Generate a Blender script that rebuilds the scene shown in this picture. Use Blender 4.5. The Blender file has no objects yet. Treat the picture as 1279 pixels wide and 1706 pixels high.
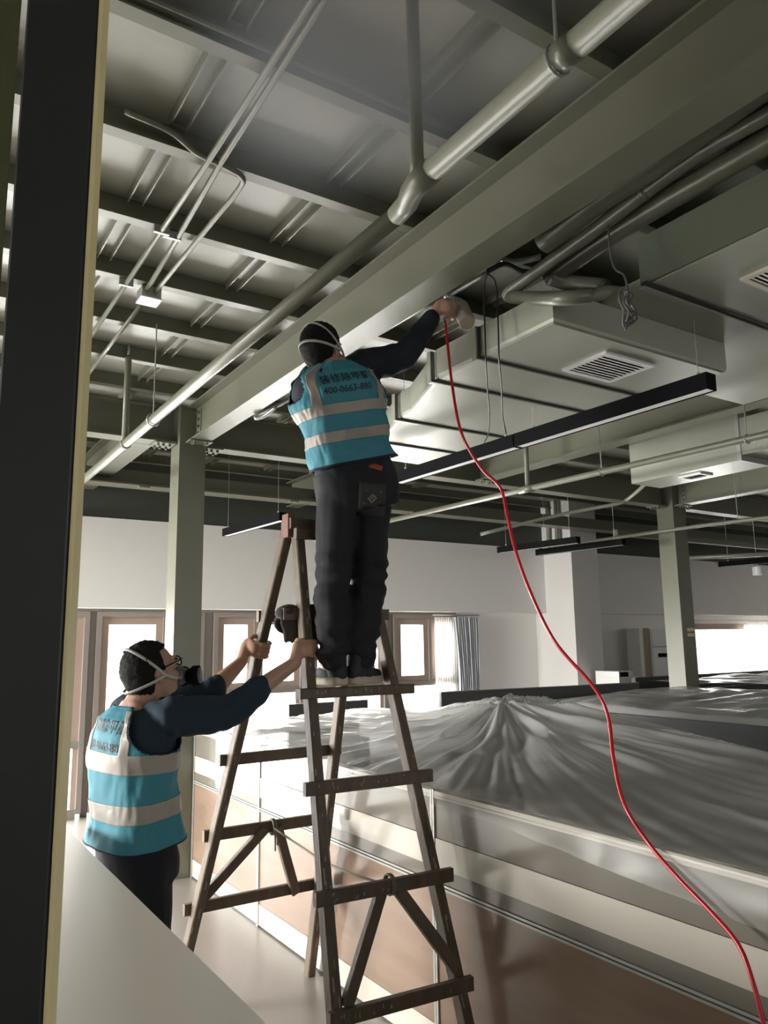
import bpy, bmesh, math, random
from mathutils import Vector, Matrix, noise
from mathutils.bvhtree import BVHTree
random.seed(7)
V = Vector
PI = math.pi
scene = bpy.context.scene
col = scene.collection

# ---------------------------------------------------------------- camera
cam_data = bpy.data.cameras.new('camera')
cam = bpy.data.objects.new('camera', cam_data); col.objects.link(cam)
cam_data.sensor_fit = 'VERTICAL'; cam_data.sensor_height = 24.0
cam_data.lens = 24.0 * 1280.0 / 1706.0
cam_data.clip_start = 0.02; cam_data.clip_end = 200
YAW, PITCH, ROLL = math.radians(32.9), math.atan(216 / 1280.0), math.radians(0.78)
fw = V((math.sin(YAW) * math.cos(PITCH), math.cos(YAW) * math.cos(PITCH), math.sin(PITCH)))
r0 = V((math.cos(YAW), -math.sin(YAW), 0)); u0 = r0.cross(fw)
rt = r0 * math.cos(ROLL) - u0 * math.sin(ROLL); up = r0 * math.sin(ROLL) + u0 * math.cos(ROLL)
m = Matrix((rt, up, -fw)).transposed().to_4x4(); m.translation = V((0, 0, 1.65))
cam.matrix_world = m
scene.camera = cam

# ---------------------------------------------------------------- world, daylight, exposure
world = bpy.data.worlds.new('world'); scene.world = world; world.use_nodes = True
wn = world.node_tree.nodes; wl = world.node_tree.links
bgn = wn['Background']; bgn.inputs[0].default_value = (0.95, 0.98, 1.0, 1); bgn.inputs[1].default_value = 3.0
# overcast sky above the horizon, darker ground below it
tcw = wn.new('ShaderNodeTexCoord'); sep = wn.new('ShaderNodeSeparateXYZ'); wl.new(tcw.outputs['Generated'], sep.inputs[0])
mrw = wn.new('ShaderNodeMapRange'); mrw.inputs[1].default_value = -0.12; mrw.inputs[2].default_value = 0.02; wl.new(sep.outputs['Z'], mrw.inputs[0])
mxw = wn.new('ShaderNodeMix'); mxw.data_type = 'RGBA'; mxw.inputs[6].default_value = (0.6, 0.6, 0.57, 1); mxw.inputs[7].default_value = (0.97, 0.98, 1.0, 1)
wl.new(mrw.outputs[0], mxw.inputs[0]); wl.new(mxw.outputs[2], bgn.inputs[0])
scene.view_settings.view_transform = 'Standard'; scene.view_settings.look = 'None'
scene.view_settings.gamma = 1.0; scene.view_settings.use_curve_mapping = False
scene.view_settings.exposure = 0.2
scene.cycles.use_denoising = True
scene.cycles.max_bounces = 10; scene.cycles.diffuse_bounces = 6; scene.cycles.transparent_max_bounces = 16
scene.cycles.caustics_reflective = False; scene.cycles.caustics_refractive = False
scene.cycles.sample_clamp_indirect = 4.0
DAY = (1.0, 0.985, 0.95)
def day_light(name, loc, rot, sx, sy, power, spread=125):
    d = bpy.data.lights.new(name, 'AREA'); d.shape = 'RECTANGLE'; d.size = sx; d.size_y = sy; d.energy = power; d.color = DAY; d.spread = math.radians(spread)
    o = bpy.data.objects.new(name, d); col.objects.link(o); o.location = loc; o.rotation_euler = rot
# overcast daylight standing outside each row of windows
day_light('daylight_back', (2.6, 8.8, 1.1), (-PI / 2 + 0.22, 0, 0), 9.2, 2.2, 1650, 165)
day_light('daylight_back_right', (13.0, 8.75, 1.5), (-PI / 2 + 0.3, 0, 0), 3.4, 1.3, 420, 160)
day_light('daylight_side', (-5.9, 6.6, 1.9), (0, -PI / 2 + 0.75, 0), 1.9, 2.6, 1500)
day_light('daylight_front', (4.0, -4.7, 1.8), (PI / 2 - 0.5, 0, 0), 9.0, 1.8, 25)

# ---------------------------------------------------------------- materials
def mat(name, c, rough=0.5, metal=0.0, var=0.08, vs=6.0, bump=0.0, bs=60.0, spec=0.5, stretch=None, coat=0.0):
    mm = bpy.data.materials.new(name); mm.use_nodes = True
    n = mm.node_tree.nodes; l = mm.node_tree.links; b = n['Principled BSDF']
    b.inputs['Roughness'].default_value = rough; b.inputs['Metallic'].default_value = metal
    b.inputs['Specular IOR Level'].default_value = spec; b.inputs['Coat Weight'].default_value = coat; b.inputs['Coat Roughness'].default_value = 0.13
    tc = n.new('ShaderNodeTexCoord'); mp = n.new('ShaderNodeMapping'); l.new(tc.outputs['Object'], mp.inputs[0])
    if stretch: mp.inputs['Scale'].default_value = stretch
    nz = n.new('ShaderNodeTexNoise'); nz.inputs['Scale'].default_value = vs; nz.inputs['Detail'].default_value = 4
    l.new(mp.outputs[0], nz.inputs['Vector'])
    mx = n.new('ShaderNodeMix'); mx.data_type = 'RGBA'
    mx.inputs[6].default_value = tuple(max(0, v * (1 - var)) for v in c) + (1,)
    mx.inputs[7].default_value = tuple(min(1, v * (1 + var)) for v in c) + (1,)
    l.new(nz.outputs['Fac'], mx.inputs[0]); l.new(mx.outputs[2], b.inputs['Base Color'])
    if bump:
        nb = n.new('ShaderNodeTexNoise'); nb.inputs['Scale'].default_value = bs; nb.inputs['Detail'].default_value = 3
        l.new(mp.outputs[0], nb.inputs['Vector'])
        bp = n.new('ShaderNodeBump'); bp.inputs['Strength'].default_value = bump; bp.inputs['Distance'].default_value = 0.004
        l.new(nb.outputs['Fac'], bp.inputs['Height']); l.new(bp.outputs[0], b.inputs['Normal'])
    return mm
M = {}
M['paint'] = mat('grey_green_paint', (0.165, 0.168, 0.128), 0.34, bump=0.12, bs=55, var=0.06)
M['deck'] = mat('deck_paint', (0.34, 0.345, 0.30), 0.33, bump=0.15, bs=25, var=0.08)
M['duct'] = mat('duct_paint', (0.36, 0.37, 0.31), 0.34, metal=0.1, bump=0.35, bs=5, var=0.08)
M['duct_dark'] = mat('duct_gasket', (0.03, 0.03, 0.03), 0.6)
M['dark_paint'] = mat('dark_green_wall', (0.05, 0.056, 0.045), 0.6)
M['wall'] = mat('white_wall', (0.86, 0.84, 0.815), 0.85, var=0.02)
M['floor'] = mat('floor_vinyl', (0.215, 0.20, 0.18), 0.28, var=0.06, vs=3, bump=0.05, bs=30)
M['brown'] = mat('brown_window_frame', (0.36, 0.27, 0.225), 0.45)
M['brown_dark'] = mat('dark_window_mullion', (0.24, 0.21, 0.19), 0.45)
M['white'] = mat('white_plastic', (0.78, 0.78, 0.76), 0.4, var=0.02)
M['diffuser'] = mat('lamp_diffuser', (0.93, 0.93, 0.93), 0.5, var=0.01)
M['black'] = mat('black_metal', (0.006, 0.006, 0.007), 0.8, spec=0.08)
M['galv'] = mat('galvanised_steel', (0.45, 0.46, 0.45), 0.35, metal=0.6)
M['oldwood'] = mat('old_ladder_wood', (0.10, 0.072, 0.048), 0.6, var=0.6, vs=9, bump=0.6, bs=40, stretch=(3, 3, 0.8))
M['top'] = mat('cream_tabletop', (0.66, 0.61, 0.53), 0.38, var=0.02)
M['board'] = mat('dark_laminate', (0.022, 0.024, 0.026), 0.4, var=0.1)
M['yellow'] = mat('pale_yellow_edging', (0.80, 0.68, 0.36), 0.5)
M['olive'] = mat('olive_panel', (0.085, 0.09, 0.035), 0.6, var=0.25, vs=8, stretch=(8, 8, 0.6))
M['cream'] = mat('cream_raceway', (0.50, 0.465, 0.40), 0.2, var=0.02, coat=1.0)
M['greyband'] = mat('grey_panel', (0.16, 0.145, 0.12), 0.2, var=0.03, coat=1.0)
M['alu'] = mat('aluminium_trim', (0.55, 0.55, 0.52), 0.25, metal=0.5)
M['desk'] = mat('desk_top', (0.35, 0.33, 0.30), 0.4)
M['charcoal'] = mat('charcoal_screen', (0.035, 0.037, 0.04), 0.5)
M['darkgrey'] = mat('grey_low_partition', (0.07, 0.07, 0.07), 0.5)
M['vest'] = mat('turquoise_vest', (0.04, 0.22, 0.29), 0.7, var=0.12, vs=4, bump=0.2, bs=150)
M['vest_trim'] = mat('navy_binding', (0.01, 0.012, 0.03), 0.8)
M['tape'] = mat('reflective_tape', (0.33, 0.30, 0.265), 0.45, var=0.1, vs=8, bump=0.3, bs=40)
M['shirt'] = mat('navy_shirt', (0.008, 0.014, 0.022), 0.85, var=0.3, bump=0.2, bs=90)
M['shirt_blue'] = mat('navy_blue_shirt', (0.009, 0.024, 0.042), 0.85, var=0.3, bump=0.2, bs=90)
M['jeans'] = mat('black_jeans', (0.008, 0.010, 0.012), 0.85, var=0.4, vs=9, bump=0.3, bs=120)
M['trouser'] = mat('navy_trousers', (0.007, 0.009, 0.014), 0.85, var=0.3)
M['pocket'] = mat('faded_pocket', (0.035, 0.036, 0.034), 0.85, var=0.3)
M['orange'] = mat('orange_patch', (0.30, 0.06, 0.02), 0.6)
M['skin'] = mat('skin', (0.42, 0.245, 0.175), 0.5, var=0.08, vs=20)
M['hair'] = mat('black_hair', (0.005, 0.0045, 0.0045), 0.75, var=0.4, vs=40, spec=0.25, bump=1.0, bs=180)
M['sole'] = mat('cream_sole', (0.50, 0.44, 0.34), 0.6)
M['shoe'] = mat('dark_trainer', (0.015, 0.018, 0.022), 0.7)
M['strap'] = mat('grey_strap', (0.45, 0.45, 0.42), 0.6)
M['mask'] = mat('grey_mask', (0.12, 0.12, 0.13), 0.5)
M['red'] = mat('red_hose', (0.45, 0.012, 0.022), 0.3, var=0.05)
M['cup'] = mat('spray_cup', (0.42, 0.39, 0.37), 0.35)
M['cable'] = mat('black_cable', (0.01, 0.01, 0.01), 0.5)
M['greycable'] = mat('grey_cable', (0.10, 0.10, 0.095), 0.5)
M['ink'] = mat('black_print', (0.008, 0.008, 0.012), 0.6)
M['rope'] = mat('hemp_rope', (0.20, 0.18, 0.13), 0.9)
M['curtain'] = mat('grey_curtain', (0.50, 0.51, 0.55), 0.85, var=0.05)
M['fleck'] = mat('paint_fleck', (0.32, 0.30, 0.25), 0.7)
M['cardboard'] = mat('cardboard', (0.35, 0.29, 0.20), 0.7)
M['glove'] = mat('dark_work_glove', (0.04, 0.035, 0.032), 0.9, var=0.3)
# wood laminate with grain
def wood_panel():
    mm = mat('wood_laminate', (0.225, 0.155, 0.112), 0.22, var=0.34, vs=3.0, stretch=(1, 0.35, 3.2), coat=1.0)
    return mm
M['wood'] = wood_panel()
def sheer(name, c, tr, rough=0.9, gloss=0.0):
    mm = bpy.data.materials.new(name); mm.use_nodes = True
    n = mm.node_tree.nodes; l = mm.node_tree.links; n.remove(n['Principled BSDF']); out = n['Material Output']
    d = n.new('ShaderNodeBsdfDiffuse'); d.inputs[0].default_value = c
    t2 = n.new('ShaderNodeBsdfTranslucent'); t2.inputs[0].default_value = c
    a = n.new('ShaderNodeMixShader'); a.inputs[0].default_value = 0.4; l.new(d.outputs[0], a.inputs[1]); l.new(t2.outputs[0], a.inputs[2])
    g = n.new('ShaderNodeBsdfGlossy'); g.inputs['Roughness'].default_value = rough; g.inputs[0].default_value = (1, 1, 1, 1)
    fr = n.new('ShaderNodeLayerWeight'); fr.inputs[0].default_value = 0.5
    mul = n.new('ShaderNodeMath'); mul.operation = 'MULTIPLY'; mul.inputs[1].default_value = gloss; l.new(fr.outputs['Fresnel'], mul.inputs[0])
    t = n.new('ShaderNodeBsdfTransparent'); t.inputs[0].default_value = (1, 1, 1, 1)
    b = n.new('ShaderNodeMixShader'); b.inputs[0].default_value = tr; l.new(a.outputs[0], b.inputs[1]); l.new(t.outputs[0], b.inputs[2])
    c2 = n.new('ShaderNodeMixShader'); l.new(mul.outputs[0], c2.inputs[0]); l.new(b.outputs[0], c2.inputs[1]); l.new(g.outputs[0], c2.inputs[2])
    l.new(c2.outputs[0], out.inputs[0])
    return mm
M['plastic'] = sheer('plastic_dust_sheet', (0.80, 0.80, 0.77, 1), 0.46, 0.30, 0.5)
M['plastic_hem'] = sheer('plastic_single_layer', (0.50, 0.50, 0.46, 1), 0.80, 0.3, 0.10)
M['glass'] = sheer('window_glass', (1, 1, 1, 1), 0.97, 0.02, 0.3)
M['net'] = sheer('white_net_curtain', (0.9, 0.9, 0.88, 1), 0.25, 0.9, 0.0)

# ---------------------------------------------------------------- helpers
class MB:
    def __init__(s): s.v = []; s.f = []; s.fm = []; s.cur = 0
    def add(s, vs, fs):
        o = len(s.v); s.v += [V(p) for p in vs]; s.f += [tuple(i + o for i in f) for f in fs]; s.fm += [s.cur] * len(fs); return s
    def box(s, x0, x1, y0, y1, z0, z1):
        return s.add([(x0, y0, z0), (x1, y0, z0), (x1, y1, z0), (x0, y1, z0), (x0, y0, z1), (x1, y0, z1), (x1, y1, z1), (x0, y1, z1)],
                     [(0, 3, 2, 1), (4, 5, 6, 7), (0, 1, 5, 4), (1, 2, 6, 5), (2, 3, 7, 6), (3, 0, 4, 7)])
    def bar(s, p, q, w, h, side=None, e=0.0, bev=0.0):
        """timber from p to q; w across (along side), h the other way"""
        p = V(p); q = V(q); d = (q - p).normalized(); p = p - d * e; q = q + d * e
        sd = V(side) if side else (V((0, 0, 1)).cross(d) if abs(d.z) < 0.9 else V((1, 0, 0)))
        sd = (sd - d * sd.dot(d)).normalized(); o = d.cross(sd)
        a = w / 2; b = h / 2; k = min(a, b) * 0.22
        ring = [(a, b - k), (a - k, b), (-a + k, b), (-a, b - k), (-a, -b + k), (-a + k, -b), (a - k, -b), (a, -b + k)]
        vs = [c + sd * x + o * y for c in (p, q) for x, y in ring]
        n = 8; fs = [(i, (i + 1) % n, n + (i + 1) % n, n + i) for i in range(n)]
        fs += [tuple(range(n))[::-1], tuple(range(n, 2 * n))]
        return s.add(vs, fs)
    def tube(s, pts, r, n=10, closed=False, caps=True):
        pts = [V(p) for p in pts]; m_ = len(pts); rs = r if isinstance(r, (list, tuple)) else [r] * m_
        t = (pts[1] - pts[0]).normalized(); a = t.orthogonal().normalized(); vs = []
        for i, p in enumerate(pts):
            if closed: t = (pts[(i + 1) % m_] - pts[i - 1]).normalized()
            else: t = (pts[min(i + 1, m_ - 1)] - pts[max(i - 1, 0)]).normalized()
            a = (a - t * a.dot(t)); a = a.normalized() if a.length > 1e-6 else t.orthogonal().normalized(); b = t.cross(a)
            vs += [p + (a * math.cos(2 * PI * k / n) + b * math.sin(2 * PI * k / n)) * rs[i] for k in range(n)]
        fs = []
        for i in range(m_ if closed else m_ - 1):
            j = (i + 1) % m_
            fs += [(i * n + k, i * n + (k + 1) % n, j * n + (k + 1) % n, j * n + k) for k in range(n)]
        if not closed and caps: fs += [tuple(range(n))[::-1], tuple(range((m_ - 1) * n, m_ * n))]
        return s.add(vs, fs)
    def ell(s, c, ax, r, n=20, m_=14):
        c = V(c); vs = []; fs = []
        for i in range(1, m_):
            th = PI * i / m_
            for k in range(n):
                ph = 2 * PI * k / n
                vs.append(c + ax[0] * (r[0] * math.sin(th) * math.cos(ph)) + ax[1] * (r[1] * math.sin(th) * math.sin(ph)) + ax[2] * (r[2] * math.cos(th)))
        top = len(vs); vs.append(c + ax[2] * r[2]); vs.append(c - ax[2] * r[2])
        for i in range(m_ - 2):
            fs += [(i * n + k, (i + 1) * n + k, (i + 1) * n + (k + 1) % n, i * n + (k + 1) % n) for k in range(n)]
        fs += [(top, k, (k + 1) % n) for k in range(n)] + [(top + 1, (m_ - 2) * n + (k + 1) % n, (m_ - 2) * n + k) for k in range(n)]
        return s.add(vs, fs)
    def ball(s, c, r, n=14): return s.ell(c, (V((1, 0, 0)), V((0, 1, 0)), V((0, 0, 1))), (r, r, r), n, max(8, n * 2 // 3))
    def cone(s, p, q, r1, r2, n=18):
        p = V(p); q = V(q); k = 6
        pts = [p.lerp(q, i / k) for i in range(k + 1)]; rs = [r1 + (r2 - r1) * i / k for i in range(k + 1)]
        s.tube(pts, rs, n); s.ball(p, r1 * 0.999); s.ball(q, r2 * 0.999); return s
    def loft(s, rings, caps=True):
        n = len(rings[0]); vs = [p for r_ in rings for p in r_]
        fs = [(i * n + k, i * n + (k + 1) % n, (i + 1) * n + (k + 1) % n, (i + 1) * n + k) for i in range(len(rings) - 1) for k in range(n)]
        if caps: fs += [tuple(range(n))[::-1], tuple(range((len(rings) - 1) * n, len(rings) * n))]
        return s.add(vs, fs)
    def build(s, name, mats, parent=None, smooth=False, fix=True):
        me = bpy.data.meshes.new(name); off = parent_loc(parent)
        me.from_pydata([tuple(p - off) for p in s.v], [], s.f)
        for mm in (mats if isinstance(mats, (list, tuple)) else [mats]): me.materials.append(mm)
        for p, k in zip(me.polygons, s.fm): p.material_index = k
        if fix:
            bm = bmesh.new(); bm.from_mesh(me); bmesh.ops.recalc_face_normals(bm, faces=bm.faces); bm.to_mesh(me); bm.free()
        if smooth: me.polygons.foreach_set('use_smooth', [True] * len(me.polygons))
        o = bpy.data.objects.new(name, me); col.objects.link(o)
        if parent: o.parent = parent
        return o
WL = {}
def parent_loc(p):
    q = V((0, 0, 0))
    while p is not None: q = q + p.location; p = p.parent
    return q
def tag(o, label=None, cat=None, group=None, kind=None):
    if label: o['label'] = label
    if cat: o['category'] = cat
    if group: o['group'] = group
    if kind: o['kind'] = kind
    return o
def thing(name, label, cat, loc=(0, 0, 0), group=None):
    o = bpy.data.objects.new(name, None); o.empty_display_size = 0.1; col.objects.link(o); o.location = V(loc)
    return tag(o, label, cat, group)
def box_part(name, mt, parent, *b): return MB().box(*b).build(name, mt, parent)
def cat_rom(pts, n=8):
    pts = [V(p) for p in pts]; P = [pts[0] * 2 - pts[1]] + pts + [pts[-1] * 2 - pts[-2]]; out = []
    for i in range(1, len(P) - 2):
        for k in range(n):
            t = k / n; a, b, c, d = P[i - 1], P[i], P[i + 1], P[i + 2]
            out.append(0.5 * ((2 * b) + (c - a) * t + (2 * a - 5 * b + 4 * c - d) * t * t + (3 * b - a - 3 * c + d) * t ** 3))
    out.append(pts[-1]); return out
def evaluated(o):
    dg = bpy.context.evaluated_depsgraph_get(); return bpy.data.meshes.new_from_object(o.evaluated_get(dg))
def remeshed(mb, name, mt, parent, voxel, smooth=4, disp=None, push=0.0, dec=0.0):
    o = mb.build(name, mt, parent, smooth=True, fix=True)
    r = o.modifiers.new('r', 'REMESH'); r.mode = 'VOXEL'; r.voxel_size = voxel; r.use_smooth_shade = True
    if smooth:
        sm = o.modifiers.new('s', 'SMOOTH'); sm.iterations = smooth; sm.factor = 0.5
    me = evaluated(o); old = o.data; o.modifiers.clear(); o.data = me; bpy.data.meshes.remove(old); me.name = name
    if not me.materials: me.materials.append(mt)
    if disp:
        off = parent_loc(parent)
        nn = [v.normal.copy() for v in me.vertices]
        for v, q in zip(me.vertices, nn): v.co += q * disp(v.co + off, q)
    me.polygons.foreach_set('use_smooth', [True] * len(me.polygons))
    return o
def bvh_of(objs):
    vs = []; fs = []
    for o in objs:
        off = parent_loc(o); k = len(vs)
        vs += [v.co + off for v in o.data.vertices]; fs += [tuple(i + k for i in p.vertices) for p in o.data.polygons]
    return BVHTree.FromPolygons(vs, fs)

# ================================================================= SETTING
H_DECK = 3.6
fl = MB().box(-5, 15.5, -4.2, 8.4, -0.1, 0).build('floor', M['floor']); tag(fl, kind='structure')
ceil = MB().box(-5, 15.5, -4.2, 8.4, H_DECK, H_DECK + 0.1).build('ceiling', M['deck']); tag(ceil, kind='structure')
jm = MB(); FW = 0.056
jm.box(-5, 15.5, 0, FW, 0, 0.008); jm.box(-5, 15.5, FW / 2 - 0.004, FW / 2 + 0.004, 0.008, 0.1)
for k in range(-9, 12):
    y = 1.475 + 0.575 * k
    if k == -9: j0 = jm.build('joist', M['paint'], ceil); j = j0
    else: j = j0.copy(); col.objects.link(j); j.parent = ceil
    j.location = (0, y, 3.5)
rb = MB(); rb.box(0, 0.006, 0, 0.51, 0, 0.05); rb.box(0.062, 0.068, 0, 0.51, 0, 0.05); rb.box(0.006, 0.062, 0, 0.51, 0.028, 0.034)
first = None
for k in range(-2, 11):
    for i in range(-1, 8):
        x = 0.745 + 0.672 * i; y = 1.475 + 0.575 * k + FW / 2 + 0.01
        if first is None: first = rb.build('rib', M['paint'], ceil); r_ = first
        else: r_ = first.copy(); col.objects.link(r_); r_.parent = ceil
        r_.location = (x, y, 3.55)
def struct(name, mt, *b):
    o = MB().box(*b).build(name, mt); return tag(o, kind='structure')
# back wall with window openings at y 8.25 ; bulkhead above
wb = MB()
wb.box(-5, 15.5, 8.0, 8.4, 2.02, 2.93)
for a, b in ((-5, -2.9), (6.45, 11.5), (14.6, 15.5)): wb.box(a, b, 8.22, 8.4, 0, 2.02)
wb.box(11.5, 14.6, 8.22, 8.4, 0, 0.95); wb.box(11.5, 14.6, 8.22, 8.4, 1.88, 2.02)
o = wb.build('wall_back', M['wall']); tag(o, kind='structure')
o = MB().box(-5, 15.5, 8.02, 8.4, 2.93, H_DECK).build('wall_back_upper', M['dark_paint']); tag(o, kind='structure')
struct('wall_pillar', mat('pillar_paint', (0.62, 0.60, 0.58), 0.85, var=0.02), 7.9, 8.42, 7.47, 8.22, 0, H_DECK)
# left wall with openings, front wall with openings, right wall
w = MB(); w.box(-5.2, -5, -4.2, 8.4, 0, 0.5); w.box(-5.2, -5, -4.2, 8.4, 2.5, H_DECK); w.box(-5.2, -5, -4.2, 5.2, 0.5, 2.5); w.box(-5.2, -5, 8.0, 8.4, 0.5, 2.5)
tag(w.build('wall_left', M['wall']), kind='structure')
w = MB(); w.box(-5, 15.5, -4.4, -4.2, 0, 1.7); w.box(-5, 15.5, -4.4, -4.2, 2.5, H_DECK); w.box(-5, -0.5, -4.4, -4.2, 1.7, 2.5); w.box(8.5, 15.5, -4.4, -4.2, 1.7, 2.5)
tag(w.build('wall_front', M['wall']), kind='structure')
struct('wall_right', M['wall'], 15.5, 15.7, -4.2, 8.4, 0, H_DECK)
# windows: brown framed units
def window(n, x0, x1, mull, zt, zb=0.04, ztop=1.99, glass_top=1.86):
    e = bpy.data.objects.new('window_%d' % n, None); col.objects.link(e); e.location = (x0, 8.3, 0); tag(e, kind='structure')
    y0, y1 = 8.23, 8.33
    f = MB(); f.box(x0, x0 + 0.05, y0 - 0.03, y1, zb, ztop); f.box(x1 - 0.05, x1, y0 - 0.03, y1, zb, ztop)
    f.box(x0 + 0.05, x1 - 0.05, y0 - 0.03, y1, ztop - 0.05, ztop); f.box(x0 + 0.05, x1 - 0.05, y0 - 0.03, y1, 0.0, zb + 0.05)
    f.box(x0 + 0.05, x1 - 0.05, y0 - 0.02, y1, zt - 0.03, zt + 0.03)
    f.build('window_frame', M['brown_dark'], e)
    xm = x0 + (x1 - x0) * mull
    spans = [(x0 + 0.05, xm - 0.02), (xm + 0.02, x1 - 0.05)]
    MB().box(xm - 0.02, xm + 0.02, y0 - 0.02, y1, zt + 0.03, ztop - 0.05).build('mullion', M['brown_dark'], e)
    for a, b in spans:
        s = MB(); q = 0.075
        s.box(a, a + q, y0, y1 - 0.02, zt + 0.03, ztop - 0.05); s.box(b - q, b, y0, y1 - 0.02, zt + 0.03, ztop - 0.05)
        s.box(a + q, b - q, y0, y1 - 0.02, glass_top, ztop - 0.05); s.box(a + q, b - q, y0, y1 - 0.02, zt + 0.03, zt + 0.1)
        s.build('sash', M['brown'], e)
        MB().box(a + q, b - q, y0 + 0.04, y0 + 0.046, zt + 0.1, glass_top).build('pane', M['glass'], e)
    s = MB(); s.box(x0 + 0.05, x0 + 0.1, y0, y1 - 0.02, zb + 0.05, zt - 0.03); s.box(x1 - 0.1, x1 - 0.05, y0, y1 - 0.02, zb + 0.05, zt - 0.03)
    s.build('sash', M['brown'], e)
    MB().box(x0 + 0.1, x1 - 0.1, y0 + 0.04, y0 + 0.046, zb + 0.05, zt - 0.03).build('pane', M['glass'], e)
units = [(-2.9, -1.75, .5, .69), (-1.72, -0.57, .5, .69), (-0.54, 0.59, .5, .69), (0.62, 1.75, .5, .69), (1.82, 2.95, .62, .69),
         (3.06, 4.17, .45, 1.12), (4.23, 5.33, .5, 1.12), (5.43, 6.45, .56, 1.12)]
for i, (a, b, c, d) in enumerate(units): window(i + 1, a, b, c, d)
mo = MB()
for a, b in ((-1.75, -1.72), (-0.57, -0.54), (0.59, 0.62), (1.75, 1.82), (2.95, 3.06), (4.17, 4.23), (5.33, 5.43)): mo.box(a, b, 8.24, 8.36, 0, 2.02)
tag(mo.build('trim_1', M['brown_dark']), kind='structure')
tag(MB().box(-2.9, 6.45, 8.22, 8.38, 1.99, 2.02).build('trim_2', M['brown_dark']), kind='structure')
e = bpy.data.objects.new('window_9', None); col.objects.link(e); e.location = (11.5, 8.3, 0.95); tag(e, kind='structure')
f = MB(); f.box(11.5, 11.55, 8.24, 8.34, 0.95, 1.88); f.box(14.55, 14.6, 8.24, 8.34, 0.95, 1.88); f.box(11.55, 14.55, 8.24, 8.34, 1.78, 1.88); f.box(11.55, 14.55, 8.24, 8.34, 0.95, 1.0)
f.build('window_frame', M['brown'], e); MB().box(11.55, 14.55, 8.28, 8.286, 1.0, 1.78).build('pane', M['glass'], e)

# ================================================================= STEEL
def ibeam(mb, axis, c, a0, a1, z0, z1, w, tf=0.012, tw=0.01):
    for (lo, hi, zz0, zz1) in ((-w / 2, w / 2, z0, z0 + tf), (-w / 2, w / 2, z1 - tf, z1), (-tw / 2, tw / 2, z0 + tf, z1 - tf)):
        if axis == 'y': mb.box(c + lo, c + hi, a0, a1, zz0, zz1)
        else: mb.box(a0, a1, c + lo, c + hi, zz0, zz1)
def bolts(mb, pts, r=0.011, h=0.02, ax='z'):
    for p in pts:
        p = V(p); q = p + (V((0, 0, -h)) if ax == 'z' else V((0, -h, 0)) if ax == 'y' else V((-h, 0, 0))); mb.tube([p, q], r, 6)
ZB, ZT = 3.207, 3.497
def beam(name, label, axis, c, a0, a1, plates=(), w=0.155):
    base = (c, a0, ZB) if axis == 'y' else (a0, c, ZB)
    t = thing(name, label, 'beam', base)
    mb = MB(); ibeam(mb, axis, c, a0, a1, ZB, ZT, w); mb.build('girder', M['paint'], t)
    for pos, s in plates:       # splice plate with bolts near an end
        m2 = MB(); b2 = MB()
        if axis == 'y':
            m2.box(c - w / 2 - 0.012, c + w / 2 + 0.012, pos - 0.1, pos + 0.02, ZB - 0.012, ZB - 0.0005)
            m2.box(c - 0.012, c - 0.0055, pos - 0.09, pos - 0.03, ZB + 0.03, ZT - 0.03)
            for dx in (-0.05, 0.05):
                for dy in (-0.075, -0.035): bolts(b2, [(c + dx, pos + dy, ZB - 0.012)])
            for k in range(4): bolts(b2, [(c - 0.012, pos - 0.06, ZB + 0.06 + 0.055 * k)], ax='x')
        else:
            m2.box(pos - 0.16, pos + 0.0, c - w / 2 - 0.01, c + w / 2 + 0.01, ZB - 0.012, ZB - 0.0005)
            for dy in (-0.05, 0.05):
                for dx in (-0.13, -0.09, -0.04): bolts(b2, [(pos + dx, c + dy, ZB - 0.012)])
        m2.build('splice_plate', M['paint'], t); b2.build('bolts', M['paint'], t)
    return t
beam('steel_beam', 'long grey green steel beam running diagonally overhead above the worker on the ladder', 'y', 1.953, -4.2, 5.715, [(5.69, 1)])
beam('steel_beam', 'grey green steel beam behind the long black pendant lamp', 'y', 4.89, -4.2, 5.77, [(5.74, 1)])
beam('steel_beam', 'short visible steel beam meeting the right column from the front', 'y', 7.91, -4.2, 5.705, [(5.69, 1)])
beam('steel_beam', 'dark cross beam left of the near column', 'x', 5.86, -5, 1.815, [(1.81, 1)])
beam('steel_beam', 'dark cross beam between the two steel columns', 'x', 5.86, 2.035, 7.785, [(2.2, 1), (7.775, 1)])
beam('steel_beam', 'dark cross beam right of the far column', 'x', 5.86, 8.035, 15.5, [(8.2, 1)])
beam('steel_beam', 'grey steel beam continuing behind the near column towards the windows', 'y', 1.60, 5.945, 8.0)
beam('steel_beam', 'short grey steel beam behind the worker running to the window wall', 'y', 3.9, 5.945, 8.0)
def column(x0, x1, y0, y1, label):
    t = thing('steel_column', label, 'column', ((x0 + x1) / 2, (y0 + y1) / 2, 0))
    MB().box(x0, x1, y0, y1, 0, 3.5).build('shaft', M['paint'], t)
    return t
c1 = column(1.82, 2.03, 5.72, 5.93, 'grey green square steel column behind the worker holding the ladder')
c2 = column(7.79, 8.03, 5.71, 5.94, 'grey green square steel column beside the far bright window')
tp = MB(); tp.box(7.88, 8.03, 5.7075, 5.7095, 1.72, 1.76); tp.box(7.88, 8.03, 5.7075, 5.7095, 1.66, 1.70)
tp.build('yellow_tape', M['yellow'], c2)
t = thing('channel_beam', 'slim grey channel beam crossing in front of the far dark wall', 'beam', (-5, 7.2, 3.12))
mb = MB(); mb.box(-5, 15.5, 7.14, 7.34, 3.12, 3.132); mb.box(-5, 15.5, 7.33, 7.34, 3.132, 3.30); mb.build('channel', M['paint'], t)
for x in (1.9, 3.45, 5.0): MB().box(x, x + 0.1, 7.12, 7.2, 3.10, 3.118).build('clip', M['paint'], t)
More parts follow.
